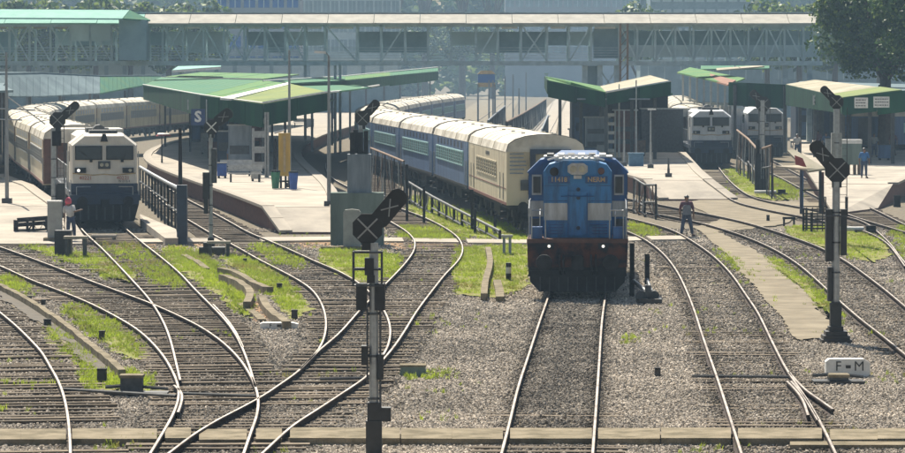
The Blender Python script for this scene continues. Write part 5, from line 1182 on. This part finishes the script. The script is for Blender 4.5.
for px,py,w_,h_,mm,l in ((215,160,.9,1.2,'coachdk','stack of brown sacks in the shade left along the middle platform'),(206,154,.7,1.5,'strap','pale upright board far along the middle platform'),(222,178,.5,.8,'bin','small blue drum beside the slim signal head in the shade'),(256,181,.5,.6,'strap','small white crate at the foot of the white column'),(310,128,.8,.9,'bluegrey','grey trolley in the shade on the far middle platform'),(588,158,.9,.7,'coachblue','blue trolley at the left end of the centre platform'),(601,160,.5,1.0,'strap','white drum in the shade of the centre platform'),(641,156,.6,1.1,'rust','rusty drum beside the poles of the centre platform'),(668,150,.8,1.2,'coachdk','brown crate stack before the wide dark kiosk'),(884,160,.8,1.0,'coachblue','blue trolley in the shade on the right platform'),(830,158,.6,1.3,'strap','pale board left of the pale cabinet on the right platform')):
    q=P(px,py,PLZ); k_=thing('platform_goods',l,'goods',(q.x,q.y,PLZ)); MB().b2(-w_/2,w_/2,-.3,.3,.12,h_).build('body',M[mm],k_); MB().b2(-w_/2-.04,w_/2+.04,-.34,.34,h_,h_+.05).build('lid',M['darkgrey'],k_)
    for sx in (-1,1): MB().b2(sx*w_*.35-.05,sx*w_*.35+.05,-.25,.25,0,.12).build('foot',M['dark'],k_)
# ---------------------------------------------------------------- pipe railings (coach watering pipes)
def pipe_fence(label,pts,ztop,step=1.6,m='bluegrey',pm='darkgrey',r=.09,low=None,pr=.07,side=None,hoses=0):
    t=thing('pipe_railing',label,'pipe railing'); w=[Vector((x,d,0)) for x,d in pts]
    up=[Vector((p.x,p.y,z)) for p,z in zip(w,ztop)] if isinstance(ztop,(list,tuple)) else [Vector((p.x,p.y,ztop)) for p in w]
    for a,b in zip(up[:-1],up[1:]): m_=MB(); m_.cyl(a,b,r,n=8); m_.build('pipe',M[m],t)
    if low:
        for a,b in zip(up[:-1],up[1:]): m_=MB(); m_.cyl(a*1,b*1,.05,n=6); o=m_.build('lower_pipe',M[pm],t); o.location.z=low-a.z
    rr=random.Random(3)
    for a,b in zip(up[:-1],up[1:]):
        n=max(1,int((b-a).length/step))
        for k in range(n+1):
            p=a.lerp(b,k/n); m_=MB(); m_.b2(p.x-pr,p.x+pr,p.y-pr,p.y+pr,0,p.z); m_.build('post',M[pm if k%2==0 else 'dark'],t)
            for h in range(hoses):
                q=a.lerp(b,min(1,(k+.4+.3*h)/n)); e=q+Vector((rr.uniform(-.3,.3),rr.uniform(-.2,.2),0)); m_=MB(); pts_=[q,Vector((q.x*.7+e.x*.3,q.y,q.z*.6)),Vector((e.x,e.y,.25)),Vector((e.x+.15,e.y-.2,.12))]; m_.tube(pts_,.03,5); m_.build('hose',M['rust' if h%2 else 'strap'],t)
    return t
def xp(px,d): return ((px-CX)/F*d)
pipe_fence('dark posted railing with a thick pale pipe beside the left locomotive',[(xp(140,190),190),(xp(152,175),175),(xp(168,156),156),(xp(183,142),142)],[1.75,1.8,1.95,2.1],low=1.0,m='alu',r=.09,pr=.045,step=3.2)
tag(MB().b2(-.2,.2,-.2,.2,0,2.35).build('railing_end_post',M['navy'],loc=(xp(182,141),141,0)),'thick dark blue end post of the railing beside the left locomotive','post')
m=MB(); m.sheet([P(140,214,.4),P(176,229,.4),P(178,238,.3),P(165,238,.3),P(140,219,.4)],.3); tag(m.build('concrete_ramp',M['conc_l']),'short pale sloping concrete kerb at the right wheels of the left locomotive','kerb')
pipe_fence('pipe railing with hanging hoses between the pier signal and the blue coaches',[(xp(371,200),200),(xp(385,193),193),(xp(404,184),184)],[2.55,2.4,2.2],m='rust',r=.06,pr=.035,hoses=2,step=3.5)
pipe_fence('low pipe railing running down beside the blue and cream coaches',[(xp(405,186),186),(xp(432,170),170),(xp(462,156),156),(xp(500,144),144)],[1.2,.9,.7,.4],m='darkgrey',r=.06,pr=.06,step=3.2,hoses=1,low=.35)
for nth,(px,py,h_) in zip(('first, tallest','second','third','fourth','fifth, shortest'),((407,222,2.6),(424,224,1.7),(472,232,1.8),(475,235,1.1),(495,236,.9))):
    q=P(px,py,0); tag(MB().b2(-.06,.06,-.06,.06,0,h_).build('dark_post',M['dark'],loc=(q.x,q.y,0)),nth+' dark post from the left in the grass beside the centre train','post',group='dark posts beside the centre train')
pipe_fence('rusty pipe frames and railing between the two hazy locomotives at the right',[(xp(737,240),240),(xp(748,225),225),(xp(758,207),207),(xp(772,190),190)],[2.9,2.6,2.3,2.9],m='rust',r=.07,pr=.045,hoses=2,step=4.5,low=1.2)
pipe_fence('low dark tangle of pipes below the left corner of the centre platform',[(xp(634,172),172),(xp(645,168),168),(xp(656,165),165)],[1.7,1.5,1.6],m='darkgrey',r=.05,pr=.045,hoses=2,step=1.6,low=.7)
pipe_fence('long far pipe railing beside the far straight track under the footbridge',[(xp(506,300),300),(xp(522,360),360),(xp(536,450),450),(xp(546,560),560)],[2.6,2.6,2.6,2.6],m='rust',r=.08,pr=.07,step=4,low=1.3,hoses=1)
pipe_fence('second far pipe railing just left of the far straight track',[(xp(535,232),232),(xp(541,290),290),(xp(548,400),400)],[1.9,2.0,2.0],m='bluegrey',r=.07,pr=.06,step=4,low=1.2)
pipe_fence('far grey pipe frames over the left far track',[(xp(488,250),250),(xp(497,300),300),(xp(505,380),380)],[3.4,3.4,3.2],m='bluegrey',pm='bluegrey',r=.06,pr=.06,step=4,hoses=1)
for nth,(px,py,top) in zip(('first','second','third','fourth','sixth','fifth'),((489,131,80),(493,131,80),(505,126,76),(513,125,74),(526,120,72),(519,128,88))):
    q=P(px,py,0); h_=PD(px,top,q.y).z; tag(MB().b2(-.09,.09,-.09,.09,0,h_).build('far_mast',M['bluegrey'],loc=(q.x,q.y,0)),nth+' thin grey mast from the left in the haze between the far tracks','mast',group='thin masts between the far tracks')
q=P(487,92,0); d_=420; a=PD(478,71,d_); b=PD(495,71,d_)
hc=thing('signal_cabin','small far cabin with a yellow rounded roof in the haze under the bridge middle','cabin',((a.x+b.x)/2,d_,0)); zt_=PD(486,74,d_).z; w_=(b.x-a.x)/2
for sx in (-1,1): MB().b2(sx*w_-.1,sx*w_+.1,0,.2,0,zt_-1.2).build('leg',M['bluegrey'],hc)
MB().b2(-w_,w_,0,3,zt_-1.5,zt_-1.0).build('lower_wall',M['tan'],hc); MB().b2(-w_,w_,0,3,zt_-1.0,zt_).build('window_band',M['bldblue'],hc); MB().ext([(-w_-.1,zt_),(-w_*.6,zt_+.42),(w_*.6,zt_+.42),(w_+.1,zt_)],-.1,3.1).build('roof',M['tan'],hc)

# ---------------------------------------------------------------- shelter, steps, box cabinets at the right
d6=P(805,215,0).y
sh=thing('slanted_roof_shelter','small open shelter with a slanted tan roof and a red end board','shelter',(0,d6,0)); X=lambda px:(px-CX)/F*d6; Z=lambda py:PD(CX,py,d6).z
m=MB(); m.sheet([(X(791),1.9,Z(151)),(X(798),1.9,Z(150)),(X(825),-.3,Z(168)),(X(807),-.3,Z(170.5))],.1); m.build('roof',M['pinkroof'],sh)
m=MB(); m.sheet([(X(776),.2,Z(166)),(X(806),-.2,Z(169)),(X(825),-.3,Z(168.6)),(X(800),.6,Z(165.5))],.08); m.build('lower_roof',M['pinkroof'],sh)
m=MB(); m.ext([(X(794),Z(155)),(X(802),Z(158)),(X(806),Z(167)),(X(795),Z(164.5))],-.35,-.28); m.build('end_board',M['red'],sh)
for px,mm,t in ((801,'navy',170),(820,'dark',169),(822.5,'maroon',172)): MB().b2(X(px)-.06,X(px)+.06,-.2,-.08,0,Z(t)).build('post',M[mm],sh)
MB().b2(X(800.5),X(803.5),-.12,.1,.0,Z(171)).build('panel',M['coachblue'],sh); MB().b2(X(800),X(820),-.16,-.12,Z(190)-.03,Z(190)+.03).build('rail',M['dark'],sh)
d7=P(820,233,0).y; st=thing('slatted_barrow','dark metal frame platform barrow with a slatted red-brown deck below the shelter','barrow',(0,d7,0)); X=lambda px:(px-CX)/F*d7; Z=lambda py:PD(CX,py,d7).z
for k in range(9): MB().b2(X(811)+k*.09,X(811)+k*.09+.055,-.3,.5,Z(228)-.05,Z(228)).build('slat',M['coachdk'] if k%2 else M['pinkroof'],st)
for px in (803,806,811,830):
    MB().b2(X(px)-.045,X(px)+.045,-.35,-.27,0,Z(208 if px<811 else 212)).build('leg',M['dark'],st)
for py in (209,216,222,228):
    MB().b2(X(803),X(830),-.31,-.27,Z(py)-.025,Z(py)+.025).build('bar',M['dark'],st); MB().b2(X(805),X(829),.5,.54,Z(py-2)-.025,Z(py-2)+.025).build('bar',M['dark'],st)
for px in (808,814,819,824,828): MB().b2(X(px)-.02,X(px)+.02,.5,.54,0,Z(208)).build('upright',M['dark'],st)
q=P(851,176,PLZ*.9); cb=thing('pale_cabinet','square pale green-grey cabinet with a white top on the right platform','cabinet',(q.x,q.y,PLZ)); MB().b2(-.55,.55,-.4,.4,.55,1.75).build('body',M['slab'],cb); MB().b2(-.57,.57,-.42,.42,1.75,1.98).build('top',M['white'],cb)
for dx in (-.45,-.15,.2,.45): MB().b2(dx-.06,dx+.06,-.3,.3,-.1,.55).build('leg',M['rust'],cb)
for k in range(2): MB().b2(-.5+.5*k,-.06+.5*k,-.43,-.40,.7,1.6).build('door',M['slab'],cb)
# hand barrow at left
d8=P(30,238,0).y; X=lambda px:(px-CX)/F*d8; Z=lambda py:PD(CX,py,d8).z
hb=thing('luggage_barrow','wooden railed luggage hand barrow with one big wheel standing by the pale pillar','hand barrow',(0,d8,0))
for y_,h0,h1 in ((0,221.5,219),(0,226,223.5),(0,231,229),(.9,220,217.5),(.9,225,222.5)):
    m=MB(); m.cyl((X(14),y_,Z(h0)),(X(48),y_,Z(h1)),.05,n=5); m.build('rail',M['dark'],hb)
for px,a,b in ((14.5,220,234),(16.5,221,235),(27,219,231),(33,219,230),(46,216,230)): MB().b2(X(px)-.05,X(px)+.05,-.05,.05,Z(b),Z(a)).build('upright',M['dark'],hb)
for k in range(6): MB().b2(X(16)+k*.22,X(16)+k*.22+.17,.05,.85,Z(231.5)-.04,Z(231.5)).build('deck_plank',M['timber'],hb)
m=MB(); c_=(X(38),-.05,Z(232)); n=18; rr_=.40
m.tube([(c_[0]+rr_*math.cos(2*math.pi*i/n),c_[1],c_[2]+rr_*math.sin(2*math.pi*i/n)-.03) for i in range(n+1)],.035,5)
for i in range(6): m.cyl(c_,(c_[0]+rr_*math.cos(i*1.047),c_[1],c_[2]+rr_*math.sin(i*1.047)),.015,n=4)
m.build('wheel',M['dark'],hb)

# ---------------------------------------------------------------- trackside things
def fmboard(label,px,py,w_,h_,tilt=0,dark=True):
    q=P(px,py,0); b=thing('fouling_mark',label,'marker board',(q.x,q.y,0)); m=MB(); m.ext([(-w_/2,.0),(-w_/2,h_*.85),(-w_/2+.08,h_),(w_/2-.14,h_),(w_/2,h_*.8),(w_/2,.08),(w_/2-.08,0)],0,.32); m.build('stone',M['white'],b)
    sz=h_*.72; zl=h_*.60
    text('letter','F',sz,M['black'],b,(-w_*.22,-.006,zl)); text('letter','M',sz,M['black'],b,(w_*.25,-.006,zl)); m=MB(); m.b2(-.05,.06,-.012,0,zl-.04,zl+.03); m.build('dot',M['black'],b); return b
fmboard('white stone lettered F dot M beside the right point machine',848,378,.98,.42)
b=fmboard('low white stone lettered F dot M half sunk in the ballast below the broken drain',279,330,1.0,.19)
def point_machine(label,px,py,w_=.4,arm=1.0,left=.5,hc=.40):
    q=P(px,py,0); b=thing('point_machine',label,'point machine',(q.x,q.y,0)); MB().b2(-w_*.5,w_*.5,-.2,.2,.08,hc).build('case',M['darkgrey'],b); MB().b2(-w_*.55,w_*.55,-.24,.24,hc,hc+.06).build('lid',M['conc'],b); MB().b2(-left,arm,-.3,.3,.02,.09).build('bed',M['black'],b)
    m=MB(); m.cyl((-left,-.05,.2),(-w_*.5,0,.22),.04,n=6); m.cyl((w_*.5,0,.2),(arm,.0,.16),.035,n=6); m.build('rod',M['darkgrey'],b); return b
point_machine('black point machine with a grey lid in the grass between the two left curves',132,396.5,.45,.75,.55)
point_machine('black point machine with grey lid in front of the right lettered stone',838,384.5,.42,.55,.55,.17)
def marker(label,px,py,w_,h_,m_='black',top=None,grp=None,d_=.2):
    q=P(px,py,0); b=thing('cable_marker',label,'marker post',(q.x,q.y,0),group=grp); MB().ext([(-w_/2,0),(-w_/2*.85,h_),(w_/2*.85,h_),(w_/2,0)],-d_/2,d_/2).build('body',M[m_],b)
    MB().b2(-w_/2*.95,w_/2*.95,-d_/2-.01,d_/2+.01,h_,h_+.04).build('cap',M[top or 'dark'],b); return b
for px,py,w_,h_,l in ((28.5,303,.20,.17,'first small black box beside the curved drain at the left'),(43.5,306,.13,.15,'tiny black box just right of the first one by the left drain'),(47.5,328,.2,.2,'small dark box on the drain wall at the left'),(102,341,.16,.22,'black box in the grass right of the left drain wall'),(102,384,.22,.30,'black capped marker left of the left point machine'),(245,264,.14,.16,'small black box in the bright grass below the slim signal'),(279.5,291,.18,.20,'black box beside the bend of the broken drain'),(294.5,320,.18,.24,'black box at the lower right of the broken drain'),(657.5,377,.14,.17,'small black box alone in the ballast right of the blue locomotive track'),(748,232,.0,.0,None)):
    if l: marker(l,px,py,w_,h_)
marker('grey green concrete block lying in weeds right of the nearest signal',413,376,.62,.22,'slab','conc',d_=.5)
marker('small dark block on the sandy crossing left of the shelter',768,222,.14,.28,'dark')
q=P(789,226,0); t_=thing('small_trestle','small dark trestle standing in the grass left of the slatted barrow','trestle',(q.x,q.y,0)); MB().b2(-.28,.28,-.08,.08,.30,.40).build('top',M['dark'],t_)
for dx in (-.22,.22): MB().b2(dx-.04,dx+.04,-.06,.06,0,.3).build('leg',M['dark'],t_)
table('narrow grey frame table in the grass just left of the blue locomotive',507,256,.42,.78,.3,'marker','bluegrey')
q=P(508.5,282,0); bw=thing('banded_post','short post with black and white bands left of the blue locomotive','marker post',(q.x,q.y,0))
for k,(z0,z1,mm) in enumerate([(0,.28,'black'),(.28,.48,'white'),(.48,.62,'black')]): m=MB(); m.cyl((0,0,z0),(0,0,z1),.09,.09,12); m.build('band',M[mm],bw)
table('small pale low stand left of the grass behind the nearest signal',104,241,1.0,.25,.5,'conc_l','conc')
mk=P(352,250,0); g_=thing('grey_marker_stone','rounded pale grey marker stone in front of the stained concrete block','marker stone',(mk.x,mk.y,0)); m=MB(); hh=PD(352,209,mk.y).z; w_=.33
m.ext([(-w_,0),(-w_,hh-.12),(-w_*.8,hh-.03),(0,hh),(w_*.8,hh-.03),(w_,hh-.12),(w_,0)],-.15,.15); m.build('stone',M['marker'],g_); MB().b2(-.5,.5,-.3,.3,0,.15).build('footing',M['conc'],g_)
m=MB(); q=P(330,250,0); m.b2(-.35,.35,-.3,.3,0,.14); tag(m.build('flat_block',M['conc'],loc=(q.x,q.y,0)),'low flat concrete block at the left foot of the stained pier','block')
# lever frame beside the blue locomotive
q=P(647,304,0); lf=thing('lever_frame','black pair of tall levers with a heavy ground mechanism right of the blue locomotive','lever frame',(q.x,q.y,0))
for dx,y_,h_ in ((-.28,3.2,1.62),(.12,2.2,1.35)): MB().b2(dx-.07,dx+.07,y_-.07,y_+.07,0,h_).build('lever',M['dark'],lf)
m=MB(); m.cyl((-.25,3.0,.5),(.0,.2,.35),.06,n=8); m.cyl((.1,2.0,.6),(.15,.3,.35),.05,n=8); m.build('rod',M['alu'],lf)
MB().b2(-.30,.42,-.35,.4,0,.16).build('base',M['black'],lf); m=MB(); m.cyl((-.15,0,.2),(-.15,.3,.2),.18,n=12); m.cyl((.22,.1,.24),(.22,.5,.24),.14,n=12); m.b2(-.05,.12,-.1,.3,.15,.55); m.build('mechanism',M['darkgrey'],lf)
for px,py,l in ((866,234,'low white tube and dark motor lying in the grass right of the right signal post'),(778,196,'black bank of pipes by the foot of the signal among the rusty frames')):
    q=P(px,py,0); o=thing('ground_motor',l,'ground equipment',(q.x,q.y,0)); m=MB(); m.cyl((-1.3,0,.22),(-.1,0,.22),.09,n=8); m.build('tube',M['white'],o); MB().b2(-.5,.5,-.25,.25,0,.18).build('bed',M['black'],o); m=MB(); m.b2(.0,.4,-.15,.2,.18,.36); m.build('motor',M['dark'],o)
for px,py,l in ((877,204,'first dark stump by the rails at the right frame edge'),(897,207,'second dark stump by the rails at the right frame edge')): marker(l,px,py,.35,.55,'dark')
for px,py,w_,l in ((700,197.5,1.2,'long dark box lying at the end of the centre platform'),): marker(l,px,py,w_,.25,'rust','rust',d_=.4)
# ---------------------------------------------------------------- people
def person(label,px,py,z,h,hips,pose,cl,legs,extra=None,rz=0,head='hair'):
    """pose: dict joint->(x,y,z) in units of height; one skin per body, clothing slightly larger"""
    q=P(px,py,z); p=thing('person',label,'person',(q.x,q.y,z),rz)
    J={k:Vector(v)*h for k,v in pose.items()}
    def skin(name,edges,rad,m,sub=1,fingers=False):
        vs=[];idx={};es=[];rs=[]
        def vi(k):
            if k not in idx: idx[k]=len(vs); vs.append(J[k]); rs.append(rad[k]*h)
            return idx[k]
        for a,b in edges: es.append((vi(a),vi(b)))
        if fingers:
            for s in 'lr':
                if 'hand_'+s in idx:
                    hnd=J['hand_'+s]; wr=J['wrist_'+s]; u=(hnd-wr).normalized(); v=u.orthogonal().normalized()
                    for k,(o,L) in enumerate(((-.012,.036),(-.004,.042),(.004,.040),(.012,.032))):
                        i0=len(vs); vs.append(hnd+v*o*h+u*.02*h); rs.append(.0052*h); vs.append(hnd+v*o*1.2*h+u*(.02+L*.6)*h); rs.append(.0048*h); es+= [(idx['hand_'+s],i0),(i0,i0+1)]
                    i0=len(vs); vs.append(wr.lerp(hnd,.5)+v*.022*h); rs.append(.006*h); es.append((idx['hand_'+s],i0))
        me=bpy.data.meshes.new(name); me.from_pydata([tuple(v) for v in vs],es,[]); o=bpy.data.objects.new(name,me); COL.objects.link(o)
        md=o.modifiers.new('s','SKIN'); 
        for i,r in enumerate(rs): me.skin_vertices[0].data[i].radius=(r,r)
        root=idx.get('pelvis',0); 
        for i in range(len(vs)): me.skin_vertices[0].data[i].use_root=(i==root)
        sb=o.modifiers.new('u','SUBSURF'); sb.levels=sub; sb.render_levels=sub
        bpy.context.view_layer.update(); m2=bpy.data.meshes.new_from_object(o.evaluated_get(bpy.context.evaluated_depsgraph_get())); bpy.data.objects.remove(o)
        m2.materials.clear(); m2.materials.append(m); m2.polygons.foreach_set('use_smooth',[True]*len(m2.polygons)); return link(name,m2,p)
    rad=dict(pelvis=.075,chest=.085,neck=.032,headb=.045,headm=.060,headt=.042,sh_l=.040,sh_r=.040,elbow_l=.026,elbow_r=.026,wrist_l=.019,wrist_r=.019,hand_l=.022,hand_r=.022,hip_l=.055,hip_r=.055,knee_l=.036,knee_r=.036,ankle_l=.024,ankle_r=.024,toe_l=.020,toe_r=.020)
    E=[('pelvis','chest'),('chest','neck'),('neck','headb'),('headb','headm'),('headm','headt')]
    for s in 'lr': E+=[('chest','sh_'+s),('sh_'+s,'elbow_'+s),('elbow_'+s,'wrist_'+s),('wrist_'+s,'hand_'+s),('pelvis','hip_'+s),('hip_'+s,'knee_'+s),('knee_'+s,'ankle_'+s),('ankle_'+s,'toe_'+s)]
    skin('body',E,rad,M['skin'],1,True)
    r2={k:v+.012 for k,v in rad.items()}; r2['pelvis']=.092; r2['chest']=.102
    skin('shirt',[('pelvis','chest'),('chest','sh_l'),('chest','sh_r'),('sh_l','elbow_l'),('sh_r','elbow_r')],r2,cl)
    r3={k:v+.013 for k,v in rad.items()}; r3['ankle_l']=r3['ankle_r']=.036; r3['pelvis']=.086
    skin('trousers',[('pelvis','hip_l'),('pelvis','hip_r'),('hip_l','knee_l'),('hip_r','knee_r'),('knee_l','ankle_l'),('knee_r','ankle_r')],r3,legs)
    hm=J['headm']; m=MB(); 
    if head=='hair':
        rings=[]
        for k in range(5):
            t=k/4; rr_=.066*h*math.cos(t*1.45); rings.append([(hm.x+rr_*math.cos(a*.7854),hm.y+.008*h+rr_*math.sin(a*.7854)*1.1,hm.z+.008*h+.062*h*t) for a in range(8)])
        m.loft(rings); m.build('hair',M['hair'],p,smooth=True)
    else:
        rings=[]
        for k in range(6):
            t=-.8+2.2*k/5; rr_=.082*h*math.cos(t*.9); rings.append([(hm.x+rr_*math.cos(a*.7854),hm.y+.015*h+rr_*math.sin(a*.7854)*1.1,hm.z+.075*h*t) for a in range(8)])
        m.loft(rings); m.build('headscarf',M['pink'],p,smooth=True)
        m=MB(); m.ext([(hm.x-.10*h,hm.z-.12*h),(hm.x-.02*h,hm.z+.02*h),(hm.x+.05*h,hm.z-.02*h),(hm.x-.03*h,hm.z-.15*h)],hm.y+.02*h,hm.y+.05*h); m.build('scarf_tail',M['pink'],p)
    m=MB(); u=-1 if pose.get('face',0)==0 else 1; m.cyl((hm.x,hm.y-.058*h,hm.z),(hm.x,hm.y-.072*h,hm.z-.012*h),.010*h,.012*h,6)
    m.build('nose',M['skin'],p)
    for sx in (-1,1): m=MB(); m.cyl((hm.x+sx*.024*h,hm.y-.060*h,hm.z+.008*h),(hm.x+sx*.024*h,hm.y-.063*h,hm.z+.008*h),.008*h,n=8); m.build('eye',M['hair'],p)
    for s in 'lr':
        a=J['ankle_'+s];b=J['toe_'+s]; m=MB(); m.cyl((a.x,a.y+.02*h,.02*h),(b.x,b.y,.018*h),.026*h,.022*h,8); m.build('shoe',M['dark'],p)
    if extra: extra(p,J,h)
    return p
def base_pose(step=.10,arm=.06,lean=0,face=0):
    return dict(pelvis=(0,0,.52),chest=(lean*.5,0,.72),neck=(lean,-.01,.845),headb=(lean,-.015,.875),headm=(lean,-.015,.925),headt=(lean,-.01,.965),
     sh_l=(-.115+lean*.8,0,.80),sh_r=(.115+lean*.8,0,.80),elbow_l=(-.155,arm*.5,.63),elbow_r=(.16,-arm*.5,.63),wrist_l=(-.15,-arm*.6,.49),wrist_r=(.165,-arm*.9,.49),hand_l=(-.15,-arm*.8,.455),hand_r=(.165,-arm*1.1,.455),
     hip_l=(-.05,0,.50),hip_r=(.05,0,.50),knee_l=(-.06-step*.35,-.02,.28),knee_r=(.06+step*.5,.03,.28),ankle_l=(-.06-step*.7,.0,.045),ankle_r=(.06+step*.95,.07,.05),toe_l=(-.07-step*.75,-.07,.018),toe_r=(.10+step,.0,.02))
def backpack(p,J,h):
    m=MB(); c=J['chest']; m.ext([(c.x-.09*h,c.z-.20*h),(c.x-.10*h,c.z-.02*h),(c.x-.06*h,c.z+.03*h),(c.x+.06*h,c.z+.03*h),(c.x+.10*h,c.z-.02*h),(c.x+.09*h,c.z-.20*h)],c.y-.15*h,c.y-.08*h); m.build('bag',M['bag'],p)
person('man in maroon shirt and dark trousers with grey bag walking across the tracks',686.5,236.5,.05,1.72,None,base_pose(.09),M['cloth_m'],M['jeans'],backpack)
pz=base_pose(.02,.03,lean=-.06); pz['elbow_r']=(.10,-.12,.68); pz['wrist_r']=(.22,-.16,.72); pz['hand_r']=(.26,-.16,.73)
person('person in a pink headscarf and white top reaching out beside the left locomotive',71,240,.02,1.68,None,pz,M['cloth_w'],M['jeans'],None,head='scarf')
person('man in a blue shirt standing on the right platform beside the pale cabinet',864,178,PLZ,1.68,None,base_pose(.02,.03),M['cloth_b'],M['jeans'])
person('dark clothed person standing in the shade on the far part of the middle platform',332.5,119,PLZ,1.7,None,base_pose(.02,.03),M['navy'],M['jeans'])
person('person in dark clothes standing in the shade by the blue-grey stall on the middle platform',232,172,PLZ,1.65,None,base_pose(.03,.03),M['coachblue'],M['jeans'])

for nth,px,py,cm,lm in (('first',797,158,'cloth_w','jeans'),('second',818,153,'cloth_m','jeans'),('third',826,156,'coachblue','dark'),('fourth',874,157,'strap','jeans'),('fifth',893,155,'cloth_m','dark')):
    person(nth+' person from the left standing in the deep shade of the right canopy',px,py,PLZ,1.65,None,base_pose(.03,.04),M[cm],M[lm])
# ---------------------------------------------------------------- haze: one closed box of even air
m=MB(); m.b2(-420,420,-30,1120,-1.0,46); hz=m.build('haze',mat('x_unused',(1,1,1)) if 0 else M['alu']); hz.data.materials.clear()
hm=bpy.data.materials.new('haze_air'); hm.use_nodes=True; t=hm.node_tree; t.nodes.clear(); o=t.nodes.new('ShaderNodeOutputMaterial'); v=t.nodes.new('ShaderNodeVolumePrincipled')
v.inputs['Color'].default_value=(.52,.76,1.0,1); v.inputs['Density'].default_value=HAZE; v.inputs['Anisotropy'].default_value=.0; t.links.new(v.outputs[0],o.inputs['Volume']); hz.data.materials.append(hm); tag(hz,kind='stuff')
